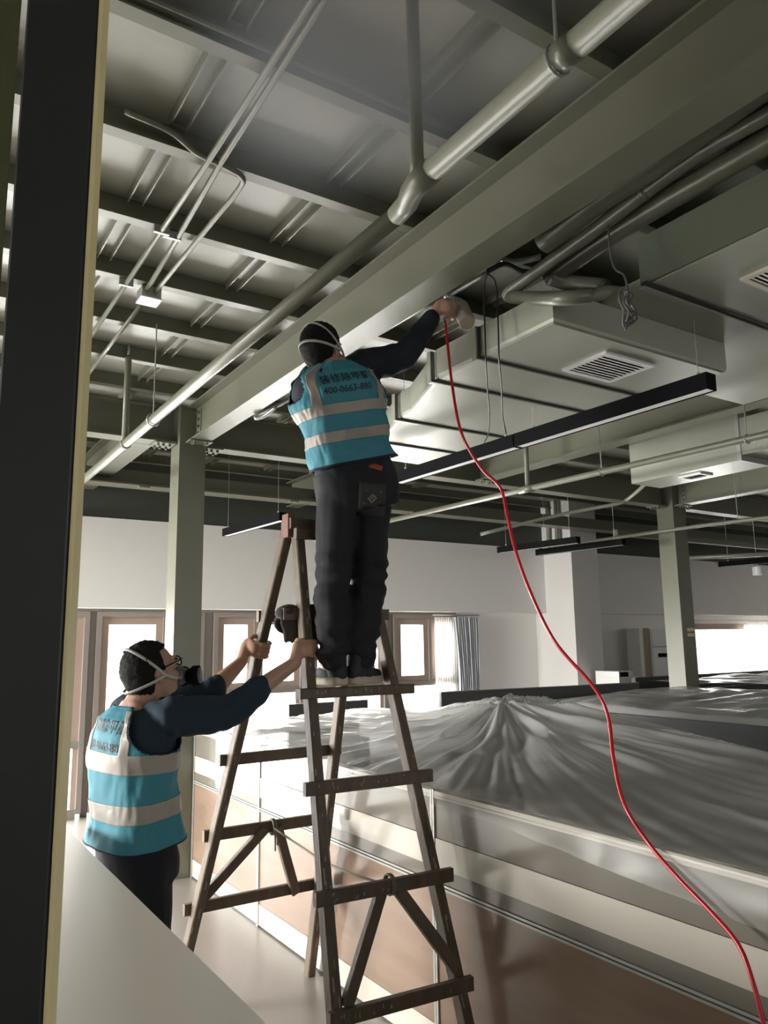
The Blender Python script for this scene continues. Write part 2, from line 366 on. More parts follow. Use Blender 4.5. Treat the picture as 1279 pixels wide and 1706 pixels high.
t = thing('channel_beam', 'second slim grey channel beam far back at the right', 'beam', (9.0, 6.9, 3.0))
MB().box(8.2, 15.5, 6.9, 6.98, 3.02, 3.10).build('channel', M['paint'], t)

# ================================================================= PIPES
def hanger(t, x, y, z, top=3.5, r=0.004, clamp=0.036):
    MB().tube([(x, y, z + clamp), (x, y, top)], r, 8).build('hanger_rod', M['galv'], t)
    MB().tube([(x + clamp * math.cos(a), y, z + clamp * math.sin(a)) for a in [2 * PI * i / 16 for i in range(16)]], 0.004, 6, closed=True).build('pipe_clamp', M['galv'], t)
t = thing('sprinkler_pipe', 'thick grey green sprinkler pipe running diagonally overhead left of the big beam', 'pipe', (1.235, -3, 2.92))
MB().tube([(1.16, -4.1, 2.92), (1.162, 1.58, 2.92)], 0.0315, 20).build('pipe', M['paint'], t, True)
MB().tube([(1.162, 1.53, 2.92), (1.164, 1.60, 2.92), (1.176, 1.65, 2.92), (1.196, 1.70, 2.92), (1.205, 1.77, 2.92)], [0.034, 0.035, 0.034, 0.032, 0.031], 20).build('coupling', M['paint'], t, True)
MB().tube([(1.205, 1.75, 2.92), (1.20, 3.4, 2.92), (1.212, 5.5, 2.92), (1.215, 7.95, 2.92)], 0.029, 20).build('pipe', M['paint'], t, True)
for y, l, x_ in ((1.03, 0.05, 1.161), (4.9, 0.05, 1.208)):
    MB().tube([(x_, y - l / 2, 2.92), (x_, y + l / 2, 2.92)], 0.0345, 20).build('coupling', M['paint'], t, True)
MB().tube([(1.165, 1.60, 2.94), (1.163, 1.60, 3.0), (1.160, 1.605, 3.6)], [0.024, 0.019, 0.019], 14).build('riser', M['paint'], t, True)
MB().tube([(1.208, 4.92, 2.94), (1.208, 4.92, 3.5), (1.208, 4.92, 3.52)], [0.021, 0.021, 0.012], 14).build('riser', M['paint'], t, True)
MB().tube([(1.208, 4.92, 3.5), (1.208, 4.92, 3.6)], 0.01, 8).build('sprinkler_head', M['galv'], t, True)
hanger(t, 1.161, 1.06, 2.92); hanger(t, 1.204, 4.28, 2.92)
t = thing('sprinkler_pipe', 'grey sprinkler pipe passing in front of the beam behind the black lamp', 'pipe', (4.5, -3, 2.9))
MB().tube([(4.75, -4.1, 2.9), (4.56, 2.6, 2.9), (4.456, 4.68, 2.9), (4.35, 7.1, 2.9)], 0.024, 16).build('pipe', M['paint'], t, True)
MB().tube([(4.476, 4.682, 2.9), (4.476, 4.682, 3.6)], 0.02, 12).build('riser', M['paint'], t, True)
MB().tube([(4.462, 4.6, 2.9), (4.458, 4.76, 2.9)], 0.031, 16).build('coupling', M['paint'], t, True)
hanger(t, 4.50, 3.9, 2.9, clamp=0.03); hanger(t, 4.56, 2.75, 2.9, clamp=0.03)
t = thing('sprinkler_pipe', 'far grey sprinkler pipe crossing the right column near its top', 'pipe', (7.75, 2, 2.9))
MB().tube([(8.1, -2, 2.88), (7.825, 4.57, 2.9), (7.70, 5.3, 2.9), (7.5, 7.4, 2.88)], 0.022, 12).build('pipe', M['paint'], t, True)
hanger(t, 7.80, 4.9, 2.9, clamp=0.028)
t = thing('sprinkler_pipe', 'thin grey pipe in the far right corner above the bright window', 'pipe', (10.0, 6, 2.8))
MB().tube([(9.3, 6.9, 2.75), (10.6, 5.6, 2.78), (11.9, 4.2, 2.8)], 0.03, 12).build('pipe', M['paint'], t, True)
hanger(t, 10.6, 5.6, 2.78, clamp=0.036)
t = thing('bent_pipe', 'thin grey pipe with an elbow hanging under the boxed duct', 'pipe', (5.709, 4.700, 2.905))
MB().tube(cat_rom([(4.798, 5.700, 2.666), (5.396, 5.200, 2.834), (5.684, 4.750, 2.893), (5.727, 4.700, 2.918), (5.575, 4.450, 2.940), (5.25, 4.04, 2.95)], 5), 0.017, 12).build('pipe', M['paint'], t, True)
# thin conduits
t = thing('conduit', 'leftmost of the thin grey conduits running under the ceiling joists', 'conduit', (0.905, 0, 3.475))
MB().tube([(0.90, -4, 3.475), (0.895, 1.7, 3.475), (0.905, 2.6, 3.475), (0.905, 5.7, 3.475)], 0.012, 10).build('pipe', M['paint'], t, True)
for y in (1.45, 3.2, 3.8): MB().box(0.87, 0.94, y - 0.008, y + 0.008, 3.462, 3.499).build('pipe_clip', M['galv'], t)
t = thing('conduit', 'middle thin grey conduit ending in the small white junction box', 'conduit', (0.95, 0, 3.475))
MB().tube([(0.935, -4, 3.475), (0.925, 1.7, 3.475), (0.95, 2.6, 3.475), (0.985, 3.2, 3.475), (1.015, 3.82, 3.475)], 0.012, 10).build('pipe', M['paint'], t, True)
for y in (1.47, 3.22): MB().box(0.92, 1.0, y - 0.008, y + 0.008, 3.462, 3.499).build('pipe_clip', M['galv'], t)
t = thing('conduit', 'thin grey conduit with a rounded bend at the top left joist', 'conduit', (1.05, 2.6, 3.475))
MB().tube(cat_rom([(0.58, 2.56, 3.53), (0.75, 2.585, 3.53), (0.86, 2.60, 3.49), (0.97, 2.60, 3.475), (1.05, 2.63, 3.475), (1.075, 2.72, 3.475), (1.07, 3.1, 3.475), (1.06, 3.82, 3.475)], 6), 0.012, 10).build('pipe', M['paint'], t, True)
t = thing('conduit', 'thin grey conduit leaving the junction box towards the windows', 'conduit', (1.04, 3.9, 3.475))
MB().tube([(1.04, 3.90, 3.475), (1.035, 5.7, 3.475)], 0.012, 10).build('pipe', M['paint'], t, True)
t = thing('conduit', 'thin grey conduit clipped along the uppermost ceiling joist', 'conduit', (0.5, 2.0, 3.53))
MB().tube([(0.3, 2.03, 3.53), (1.2, 2.03, 3.53), (1.78, 2.03, 3.53)], 0.009, 8).build('pipe', M['paint'], t, True)
t = thing('junction_box', 'small square junction box with a pale lid joining the thin conduits', 'box', (1.04, 3.86, 3.4))
MB().box(0.99, 1.09, 3.81, 3.91, 3.44, 3.499).build('box_body', M['galv'], t); MB().box(0.985, 1.095, 3.805, 3.915, 3.432, 3.44).build('box_lid', M['white'], t)
# insulated pipes and flexible duct right of the beam
def tubething(name, label, cat, pts, r, mt, n=18, sm=6, seams=()):
    P = cat_rom(pts, sm); t = thing(name, label, cat, pts[0])
    MB().tube(P, r, n).build('pipe', mt, t, True)
    for s in seams:
        i = int(s * (len(P) - 1)); d = (P[i + 1] - P[i]).normalized(); MB().tube([P[i] - d * 0.012, P[i] + d * 0.012], r * 1.06, n).build('seam', mt, t, True)
    return t
tubething('insulated_pipe', 'bent grey green insulated pipe descending beside the big beam and turning over the duct', 'pipe',
          [(2.3, 0.2, 3.34), (2.3, 0.8, 3.337), (2.300, 1.210, 3.336), (2.300, 1.500, 3.342), (2.300, 1.921, 3.291), (2.300, 2.341, 3.245), (2.300, 2.461, 3.228), (2.310, 2.473, 3.212), (2.173, 2.200, 3.061), (2.127, 1.990, 2.965), (2.208, 1.910, 2.962)], 0.029, M['paint'], seams=(0.35,))
tubething('insulated_pipe', 'fatter grey green insulated pipe crossing behind the bent pipe and the dark plenum side', 'pipe',
          [(2.42, 0.2, 3.33), (2.42, 0.8, 3.33), (2.420, 1.283, 3.325), (2.420, 1.641, 3.323), (2.420, 2.027, 3.308), (2.420, 2.329, 3.271)], 0.045, M['paint'], seams=(0.3,))
tubething('flexible_duct', 'dull grey flexible duct with a rounded end tucked behind the insulated pipes', 'duct',
          [(2.2, 0.4, 3.44), (2.220, 1.514, 3.361), (2.220, 1.846, 3.346), (2.220, 2.160, 3.313)], 0.055, M['paint'])
tubething('insulated_pipe', 'short lagged pipe stub lying above the corner of the air duct', 'pipe', [(2.390, 2.300, 3.254), (2.468, 2.250, 3.224), (2.527, 2.100, 3.159)], 0.036, M['paint'])
tubething('duct_branch', 'rounded end of a lagged branch resting above the duct corner', 'pipe', [(2.430, 2.120, 3.083), (2.476, 2.060, 3.102), (2.555, 2.000, 3.086)], 0.03, M['duct'])
tubething('pipe_bundle', 'thin steel pipes tied below the beam behind the spray gun', 'pipe', [(2.1, 4.3, 3.32), (2.12, 3.6, 3.30), (2.10, 2.9, 3.26), (2.178, 2.750, 3.304), (2.201, 2.500, 3.311)], 0.012, M['galv'])
tubething('pipe_bundle', 'looped thin pipe with a curled end behind the worker left shoulder', 'pipe', [(2.248, 4.500, 3.318), (2.162, 4.600, 3.260), (2.097, 4.700, 3.230), (2.044, 4.750, 3.205), (2.035, 4.750, 3.174), (2.075, 4.700, 3.184), (2.118, 4.600, 3.228)], 0.012, M['galv'])

for px_, lb in (((7.860, 7.843, 3.388), 'left'), ((7.820, 7.640, 3.356), 'right')):
    tag(MB().tube([(px_[0], px_[1], 2.2 if False else 2.93), (px_[0], px_[1], 3.6)], 0.03, 12).build('vertical_pipe', M['paint'], None, True), lb + ' one of two short vertical pipes beside the white pillar near the ceiling', 'pipe')
# ================================================================= DUCTS
def grille(t, c, w, h, z, slat='x', n=9, frame=None):
    """louvred grille under a duct: frame + slats"""
    cx, cy = c; fr = frame or M['white']
    g = MB(); b = 0.022
    g.box(cx - w / 2, cx + w / 2, cy - h / 2, cy - h / 2 + b, z - 0.012, z); g.box(cx - w / 2, cx + w / 2, cy + h / 2 - b, cy + h / 2, z - 0.012, z)
    g.box(cx - w / 2, cx - w / 2 + b, cy - h / 2 + b, cy + h / 2 - b, z - 0.012, z); g.box(cx + w / 2 - b, cx + w / 2, cy - h / 2 + b, cy + h / 2 - b, z - 0.012, z)
    gr = g.build('grille', fr, t)
    MB().box(cx - w / 2 + b, cx + w / 2 - b, cy - h / 2 + b, cy + h / 2 - b, z - 0.002, z - 0.0005).build('grille_back', M['duct_dark'], gr)
    for k in range(n):
        yy = cy - h / 2 + b + (h - 2 * b) * (k + 0.5) / n; s_ = (h - 2 * b) / n * 0.34
        sm = MB(); sm.bar((cx - w / 2 + b, yy, z - 0.007), (cx + w / 2 - b, yy, z - 0.007), s_ * 2, 0.003, side=(0, 1, 0.35)); sm.build('slat', fr, gr)
def wobble_box(path, z0, z1, name, t, mt, rad=0.03):
    """closed prism from a plan polygon, rounded lower edge"""
    n = len(path); rings = []
    cx = sum(p[0] for p in path) / n; cy = sum(p[1] for p in path) / n
    def inset(d):
        out = []
        for i in range(n):
            p = V((*path[i], 0)); a = V((*path[i - 1], 0)); b = V((*path[(i + 1) % n], 0))
            e1 = (p - a).normalized(); e2 = (b - p).normalized(); nrm = (V((-e1.y, e1.x, 0)) + V((-e2.y, e2.x, 0)))
            nrm = nrm / max(0.3, nrm.length_squared / 2); out.append(p + nrm * d)
        return out
    for d, z in ((0, z1), (0, z0 + rad), (rad * 0.3, z0 + rad * 0.3), (rad, z0)):
        q = inset(d); rings.append([V((p.x, p.y, z)) for p in q])
    return MB().loft(rings).build(name, mt, t)
t = thing('air_duct', 'wide pale grey air duct with dark seams and a louvred grille above the black lamp', 'duct', (2.7, 3, 2.9))
plan = [(2.15, 2.06), (3.30, 2.06), (3.30, 3.98), (2.55, 3.98), (2.36, 3.45), (2.35, 3.35), (2.15, 2.83)]
wobble_box(plan, 2.90, 3.045, 'duct_body', t, M['duct'], 0.018)
wobble_box([(2.36, 3.98), (3.30, 3.98), (3.30, 4.5), (2.36, 4.5)], 2.93, 3.07, 'duct_body', t, M['duct'], 0.018)
for y, xl in ((2.50, 2.145), (2.85, 2.15), (3.48, 2.36), (3.95, 2.5)):
    s = MB(); s.box(xl - 0.004, 3.304, y + 0.004, y + 0.014, 2.895, 2.90); s.box(xl - 0.006, xl, y + 0.004, y + 0.014, 2.895, 3.04); s.build('seam', M['duct_dark'], t)
    s = MB(); s.box(xl - 0.012, 3.304, y + 0.016, y + 0.045, 2.888, 2.90); s.box(xl - 0.016, xl, y + 0.016, y + 0.045, 2.893, 3.045); s.build('flange', M['duct'], t)
grille(t, (2.74, 2.30), 0.33, 0.265, 2.90, n=9)
t = thing('duct_plenum', 'large air plenum with dark green side and silver underside at the upper right', 'duct', (3.2, 1.2, 3.05))
MB().box(2.47, 4.3, -0.2, 1.87, 3.046, 3.25).build('plenum_body', M['duct'], t)
MB().box(2.47, 4.3, 1.8705, 2.6, 3.046, 3.09).build('plenum_body', M['duct'], t)
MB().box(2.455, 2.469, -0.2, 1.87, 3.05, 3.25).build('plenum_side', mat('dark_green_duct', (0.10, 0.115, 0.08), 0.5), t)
s = MB(); s.box(2.46, 4.31, 1.85, 1.875, 3.036, 3.046); s.build('seam', M['duct'], t)
s = MB(); s.box(2.43, 4.31, 1.82, 1.845, 3.041, 3.046); s.build('seam', M['duct_dark'], t)
grille(t, (2.98, 1.52), 0.5, 0.19, 3.046, n=7, frame=mat('cream_grille', (0.62, 0.58, 0.5), 0.5))
t = thing('air_duct', 'boxed rectangular duct with a bright underside and small vent near the right column', 'duct', (5.2, 3.6, 2.9))
MB().box(5.07, 5.44, 3.13, 4.09, 2.90, 3.24).build('duct_body', M['duct'], t)
MB().box(5.05, 5.46, 2.2, 3.10, 2.93, 3.2).build('duct_body', M['duct'], t)
MB().box(5.045, 5.465, 3.10, 3.13, 2.89, 3.25).build('flange', M['galv'], t)
grille(t, (5.25, 3.62), 0.16, 0.2, 2.90, n=5)

# ================================================================= LAMPS
def lamp(label, x0, x1, y0, y1, z, wires=(), h=0.075):
    t = thing('pendant_lamp', label, 'lamp', ((x0 + x1) / 2, (y0 + y1) / 2, z), 'black linear pendant lamps')
    w = 0.07; a = V((x0, y0, z)); b = V((x1, y1, z)); d = (b - a).normalized(); sd = V((d.y, -d.x, 0))
    hs = MB()
    for o_, ww, zz0, zz1 in ((-w / 2 + 0.004, 0.008, 0, h), (w / 2 - 0.004, 0.008, 0, h), (0, w - 0.016, h - 0.012, h)):
        p = a + sd * o_; q = b + sd * o_; hs.bar(p + V((0, 0, (zz0 + zz1) / 2)), q + V((0, 0, (zz0 + zz1) / 2)), ww, zz1 - zz0, side=sd)
    hs.bar(a + V((0, 0, h / 2)), a + d * 0.006 + V((0, 0, h / 2)), w, h, side=sd); hs.bar(b - d * 0.006 + V((0, 0, h / 2)), b + V((0, 0, h / 2)), w, h, side=sd)
    hs.build('housing', M['black'], t)
    MB().bar(a + d * 0.007 + V((0, 0, 0.006)), b - d * 0.007 + V((0, 0, 0.006)), w - 0.018, 0.006, side=sd).build('diffuser', M['diffuser'], t)
    for s in wires:
        p = a.lerp(b, s); MB().tube([p + V((0, 0, h)), p + V((0, 0, h + 0.02))], 0.008, 8).build('wire_grip', M['galv'], t)
        MB().tube([p + V((0, 0, h)), V((p.x, p.y, 3.6))], 0.0018, 6).build('suspension_wire', M['galv'], t)
    return t
lamp('long black pendant lamp nearest the camera, its right end below the air duct', 2.915, 2.88, 1.895, 3.07, 2.70, (0.05, 0.9))
lamp('black pendant lamp joined to the far end of the longest near one', 2.88, 2.845, 3.075, 4.22, 2.70, (0.08, 0.92))
lamp('black pendant lamp between the near column and the ladder top', 2.85, 2.78, 6.03, 7.2, 2.70, (0.07, 0.95))
lamp('left one of the two parallel black pendant lamps in front of the white pillar', 6.42, 6.26, 5.95, 7.1, 2.70, (0.1, 0.9))
lamp('right one of the two parallel black pendant lamps in front of the white pillar', 7.03, 6.90, 5.83, 7.1, 2.70, (0.1, 0.9))
lamp('black pendant lamp at the far right edge in front of the grey wall', 10.75, 10.63, 5.6, 7.05, 2.70, (0.1, 0.9))
t = thing('lamp_canister', 'small white cylinder lamp hanging at the far right edge', 'lamp', (10.882, 6.600, 2.554))
q = V((10.882, 6.600, 2.554)); MB().tube([q, q + V((0, 0, 0.12))], 0.07, 20).build('shade', M['white'], t); MB().tube([q + V((0, 0, 0.12)), V((q.x, q.y, 3.6))], 0.003, 6).build('suspension_wire', M['galv'], t)

# ================================================================= CABLES AND HOSE
def cable(name, label, cat, pts, r, mt, n=8, sm=8):
    o = MB().tube(cat_rom(pts, sm), r, n).build(name, mt, None, True); return tag(o, label, cat)
cable('hanging_cable', 'left one of the two black cables dropping from the pipes to the lamp', 'cable', [(2.080, 2.363, 3.220), (2.090, 2.401, 3.169), (2.080, 2.394, 2.942), (2.090, 2.407, 2.840), (2.300, 2.646, 2.840), (2.584, 2.964, 2.820), (2.779, 3.203, 2.800), (2.834, 3.307, 2.775)], 0.0035, M['cable'])
cable('hanging_cable', 'right one of the two black cables dropping from the pipes to the lamp', 'cable', [(2.095, 2.376, 3.227), (2.100, 2.334, 3.157), (2.080, 2.309, 2.926), (2.090, 2.323, 2.823), (2.358, 2.612, 2.840), (2.645, 2.929, 2.820), (2.843, 3.125, 2.790)], 0.0035, M['cable'])
coil = []
c0 = V((2.215, 1.750, 2.864))
coil.append((2.36, 1.93, 3.59)); coil.append((2.265, 1.850, 3.109)); coil.append((2.273, 1.800, 3.014))
for k in range(26):
    a = k * 2 * PI / 8.3; coil.append(tuple(c0 + V((0.024 * math.cos(a) + (0.012 if (k // 8) % 2 else -0.012), 0.012 * math.sin(k * 2.3), (0.055 if (k // 8) % 2 else 0.068) * math.sin(a) - 0.02 * (k / 26)))))
coil.append(tuple(c0 + V((-0.02, 0, -0.1))))
cable('coiled_cable', 'bundle of coiled grey cable hanging over the duct corner', 'cable', coil, 0.0042, M['greycable'], sm=5)
tubething('pipe_bundle', 'dark wiring sleeve sagging between the beam and the flexible duct', 'cable', [(2.201, 2.500, 3.320), (2.260, 2.450, 3.349), (2.323, 2.400, 3.308), (2.386, 2.350, 3.309)], 0.012, M['charcoal'])
tubething('pipe_bundle', 'grey wiring sleeves crossing above the black cables', 'cable', [(2.289, 2.500, 3.403), (2.336, 2.450, 3.381), (2.391, 2.350, 3.375)], 0.014, M['galv'])
cable('red_hose', 'thin red air hose trailing from the spray gun down to the lower right corner', 'hose',
      [(2.001, 2.570, 3.073), (2.003, 2.560, 2.957), (1.999, 2.530, 2.753), (2.001, 2.480, 2.525), (2.050, 2.420, 2.367), (2.110, 2.370, 2.276), (2.099, 2.320, 2.147), (2.078, 2.260, 2.004), (2.059, 2.160, 1.820),
       (2.062, 2.050, 1.640), (2.107, 1.930, 1.493), (2.112, 1.870, 1.394), (2.049, 1.800, 1.259), (1.983, 1.710, 1.140), (1.974, 1.620, 1.045), (1.955, 1.508, 0.976), (1.940, 1.398, 0.917), (1.920, 1.311, 0.865), (1.900, 1.265, 0.792), (1.890, 1.240, 0.714), (1.880, 1.223, 0.625)], 0.0062, M['red'], 12, 10)

# ================================================================= WORKSTATION PARTITION
t = thing('desk_partition', 'long office partition with wood lower panels and cream cable band beside the ladder', 'partition', (2.0, 3.3, 0))
XF = 2.0
posts = [5.70, 4.53, 2.745, 0.95, -0.85]
for i in range(len(posts) - 1):
    y1, y0 = posts[i] - 0.014, posts[i + 1] + 0.014
    box_part('skirting', M['cream'], t, XF, XF + 0.05, y0, y1, 0.01, 0.125)
    box_part('wood_panel', M['wood'], t, XF + 0.002, XF + 0.05, y0, y1, 0.127, 0.646)
    box_part('lower_trim', M['alu'], t, XF - 0.004, XF + 0.05, y0, y1, 0.648, 0.656); box_part('lower_trim', M['alu'], t, XF - 0.004, XF + 0.05, y0, y1, 0.662, 0.670)
    box_part('trim_groove', M['duct_dark'], t, XF + 0.004, XF + 0.05, y0, y1, 0.6565, 0.6615)
    box_part('grey_panel', M['greyband'], t, XF + 0.002, XF + 0.05, y0, y1, 0.672, 0.726)
    box_part('cable_raceway', M['cream'], t, XF - 0.002, XF + 0.05, y0, y1, 0.728, 0.842)
    box_part('grey_panel', M['greyband'], t, XF + 0.002, XF + 0.05, y0, y1, 0.844, 1.0)
    box_part('top_rail', M['cream'], t, XF - 0.004, XF + 0.054, y0, y1, 1.002, 1.03)
    box_part('rail_groove', M['cardboard'], t, XF - 0.0055, XF - 0.004, y0, y1, 1.010, 1.014)
for y in posts[:-1]:
    p = MB(); p.box(XF - 0.006, XF + 0.054, y - 0.013, y - 0.002, 0, 1.035); p.box(XF - 0.006, XF + 0.054, y + 0.002, y + 0.013, 0, 1.035); p.box(XF, XF + 0.05, y - 0.002, y + 0.002, 0, 1.03)
    p.build('post', M['alu'], t)
t = thing('desk_partition', 'dark centre screen of the desk cluster hidden under the plastic sheeting', 'partition', (3.3, 3.3, 0))
for i in range(3):
    a = 5.5 - 1.6 * i; box_part('screen', M['darkgrey'], t, 3.29, 3.32, a - 1.58, a, 0.3, 1.1)
def desk(y0, y1, x0, x1, label):
    t = thing('office_desk', label, 'desk', ((x0 + x1) / 2, y0, 0))
    box_part('desktop', M['desk'], t, x0, x1, y0, y1, 0.72, 0.745)
    for x in (x0 + 0.03, x1 - 0.07):
        for y in (y0 + 0.03, y1 - 0.07): box_part('leg', M['alu'], t, x, x + 0.04, y, y + 0.04, 0, 0.72)
    return t
for i, (a, b) in enumerate(((0.95, 2.7), (2.78, 4.48), (4.56, 5.65))):
    desk(a, b, 2.06, 3.28, ['office desk under the plastic sheeting nearest the lower right', 'office desk under the plastic sheeting below the dark hump', 'office desk under the plastic sheeting nearest the near column'][i])
def monitor(x, y, rz, label, w=0.5):
    t = thing('monitor', label, 'monitor', (x, y, 0.745)); c, s = math.cos(rz), math.sin(rz)
    def bx(name, mt, u0, u1, v0, v1, z0, z1):
        mb = MB().box(u0, u1, v0, v1, z0, z1); mb.v = [V((x + p.x * c - p.y * s, y + p.x * s + p.y * c, p.z)) for p in mb.v]; mb.build(name, mt, t)
    bx('screen', M['black'], -0.015, 0.015, -w / 2, w / 2, 0.80, 1.0); bx('stand', M['black'], 0.016, 0.04, -0.03, 0.03, 0.75, 0.95); bx('base', M['black'], -0.08, 0.1, -0.12, 0.12, 0.746, 0.758)
monitor(2.95, 3.55, 0.25, 'dark monitor making the hump in the plastic sheeting')
monitor(2.75, 1.75, 0.0, 'dark monitor under the plastic sheeting at the right edge', 0.6)
monitor(2.85, 4.9, 0.0, 'dark monitor under the plastic sheeting near the window wall')
t = thing('office_chair', 'dark draped chair back pushing up the plastic sheeting at its highest point', 'chair', (3.02, 3.45, 0.0))
fx, fy = 3.08, 3.52
MB().ell((fx, fy, 1.12), (V((0.9, -0.4, 0)), V((0.4, 0.9, 0)), V((0, 0, 1))), (0.16, 0.05, 0.15), 20, 12).build('backrest', M['charcoal'], t, True)
MB().tube([(fx, fy, 0.5), (fx, fy, 1.0)], 0.03, 10).build('back_post', M['black'], t, True)
MB().ell((fx - 0.12, fy - 0.1, 0.5), (V((1, 0, 0)), V((0, 1, 0)), V((0, 0, 1))), (0.24, 0.24, 0.05), 20, 12).build('seat', M['charcoal'], t, True)
MB().tube([(fx - 0.12, fy - 0.1, 0.08), (fx - 0.12, fy - 0.1, 0.47)], 0.03, 10).build('gas_lift', M['black'], t, True)
for k in range(5):
    a = k * 2 * PI / 5; q = V((fx - 0.12 + 0.27 * math.cos(a), fy - 0.1 + 0.27 * math.sin(a), 0.05)); MB().cone((fx - 0.12, fy - 0.1, 0.09), q, 0.025, 0.018, 10).build('foot', M['black'], t, True); MB().ball(q - V((0, 0, 0.02)), 0.028).build('castor', M['black'], t, True)

# plastic sheets (a draped film: front hem, rim of the partition, ridge, far side)
def smooth(a, b, x):
    t_ = max(0.0, min(1.0, (x - a) / (b - a))); return t_ * t_ * (3 - 2 * t_)
def interp(tab, x):
    if x <= tab[0][0]: return tab[0][1]
    for (a, p), (b, q) in zip(tab, tab[1:]):
        if x <= b: return p + (q - p) * smooth(a, b, x) if False else p + (q - p) * (x - a) / (b - a)
    return tab[-1][1]
RIM = [(0.3, 1.036), (2.745, 1.040), (3.6, 1.05), (4.3, 1.07), (4.53, 1.125), (4.8, 1.06), (5.2, 1.07), (5.66, 1.07)]
RID = [(0.3, 1.08), (1.9, 1.13), (2.9, 1.245), (3.5, 1.26), (3.85, 1.27), (4.3, 1.20), (4.63, 1.165), (5.3, 1.13), (5.66, 1.11)]
HEM = [(0.3, 0.86), (1.2, 0.90), (1.7, 0.93), (2.2, 0.97), (2.6, 0.985), (2.9, 0.985), (3.3, 0.95), (3.6, 0.94), (3.75, 0.99), (4.1, 1.0), (4.5, 0.99), (4.9, 0.96), (5.3, 1.02), (5.66, 0.99)]
def sheet_z(x, y):
    rim = interp(RIM, y); rid = interp(RID, y)
    u = (x - 1.995) / (3.3 - 1.995)
    if u <= 1:
        z = rim + (rid - rim) * (u ** 0.85)
        z -= 0.05 * math.sin(PI * min(1, u)) * (1 - 0.5 * smooth(1.5, 3.5, y))
    else:
        z = rid - (u - 1) * 0.30
    bx_, by_ = fx, fy; d = math.hypot(x - bx_, y - by_); a = math.atan2(y - by_, x - bx_)
    z += 0.085 * math.exp(-(d / 0.26) ** 2)
    amp = 0.05 * math.exp(-((d - 0.42) / 0.40) ** 2)
    z += amp * (0.6 - abs(math.sin(a * 6.5 + 1.6 * noise.noise(V((a * 2, d * 1.5, 0))))) + 0.25 * math.sin(a * 31 + d * 3))
    far = smooth(0.4, 1.2, d)
    # taut folds running towards the hump
    z += far * 0.022 * noise.noise(V((a * 12, d * 0.7, 3.1))) + far * 0.011 * noise.noise(V((a * 30, d * 1.1, 8)))
    z += 0.006 * noise.noise(V((x * 7, y * 7, 1)))
    return z
def sheet_mesh(ys, xs, fn, front=None):
    rows = []
    for y in ys:
        row = []
        if front: row += front(y)
        row += [V((x, y, fn(x, y))) for x in xs]; rows.append(row)
    n = len(rows[0]); vs = [p for r_ in rows for p in r_]
    fs = [(i * n + k, i * n + k + 1, (i + 1) * n + k + 1, (i + 1) * n + k) for i in range(len(rows) - 1) for k in range(n - 1)]
    return MB().add(vs, fs)
def front_hem(y):
    hz = interp(HEM, y) + 0.012 * noise.noise(V((y * 5, 0, 0))); rz = interp(RIM, y); out = []
    for k in range(9):
        s = k / 9; z = hz + (rz - hz) * s
        out.append(V((1.966 + 0.016 * s + 0.008 * noise.noise(V((y * 4, z * 10, 2))) * (1 - s) - 0.006 * abs(noise.noise(V((y * 5, 5, z * 3)))) * (1 - s * 0.6), y, z)))
    out.append(V((1.985, y, rz + 0.004))); return out
ys = [0.3 + (5.66 - 0.3) * i / 420 for i in range(421)]; xs = [1.995 + (4.15 - 1.995) * i / 190 for i in range(191)]
sm_ = sheet_mesh(ys, xs, sheet_z, front_hem); nc = len(xs) + 9; sm_.fm = [1 if i % nc < 9 else 0 for i in range(len(sm_.f))]
o = sm_.build('plastic_dust_sheet', [M['plastic'], M['plastic_hem']], None, True, fix=False)
tag(o, 'large translucent plastic dust sheet draped over the nearest desks and partition', 'plastic sheet')
# second cluster and its sheet
t = thing('desk_partition', 'dark partition under the far plastic sheet at the right', 'partition', (4.9, 3.0, 0))
box_part('screen', M['charcoal'], t, 4.62, 4.66, 1.2, 4.6, 0.02, 1.10); box_part('screen', M['charcoal'], t, 6.4, 6.44, 1.2, 4.9, 0.02, 1.16); box_part('screen', M['charcoal'], t, 4.67, 6.39, 4.55, 4.59, 0.02, 1.12)
def z2(x, y):
    u = smooth(4.55, 4.75, x)
    z = 0.62 + 0.52 * u if x < 4.75 else 1.14 + 0.05 * math.sin((x - 4.75) * 1.1)
    z += 0.018 * noise.noise(V((x * 1.5, y * 6, 0))) + 0.01 * noise.noise(V((x * 6, y * 2, 4))) + 0.04 * math.exp(-((x - 5.0) ** 2 + (y - 4.3) ** 2) / 0.05)
    return z
o = sheet_mesh([1.0 + 3.75 * i / 130 for i in range(131)], [4.52 + 2.0 * i / 130 for i in range(131)], z2).build('plastic_dust_sheet', M['plastic'], None, True, fix=False)
tag(o, 'second plastic dust sheet over the darker desks behind at the right', 'plastic sheet')
def z3(x, y):
    return 1.14 + 0.05 * noise.noise(V((x * 1.2, y * 1.2, 7))) + 0.02 * noise.noise(V((x * 5, y * 3, 4)))
o = sheet_mesh([4.9 + 1.5 * i / 60 for i in range(61)], [8.0 + 3.2 * i / 90 for i in range(91)], z3).build('plastic_dust_sheet', M['plastic'], None, True, fix=False)
tag(o, 'farthest plastic dust sheet below the bright window at the right', 'plastic sheet')
t = thing('desk_partition', 'dark partition below the bright far window at the right', 'partition', (9.6, 6.5, 0)); box_part('screen', M['charcoal'], t, 8.0, 14.5, 6.6, 6.66, 0.02, 1.16); box_part('screen', M['charcoal'], t, 8.0, 11.2, 5.6, 5.64, 0.02, 1.08)
t = thing('desk_partition', 'grey low partition in front of the curtain and white pillar', 'partition', (5.3, 5.65, 0))
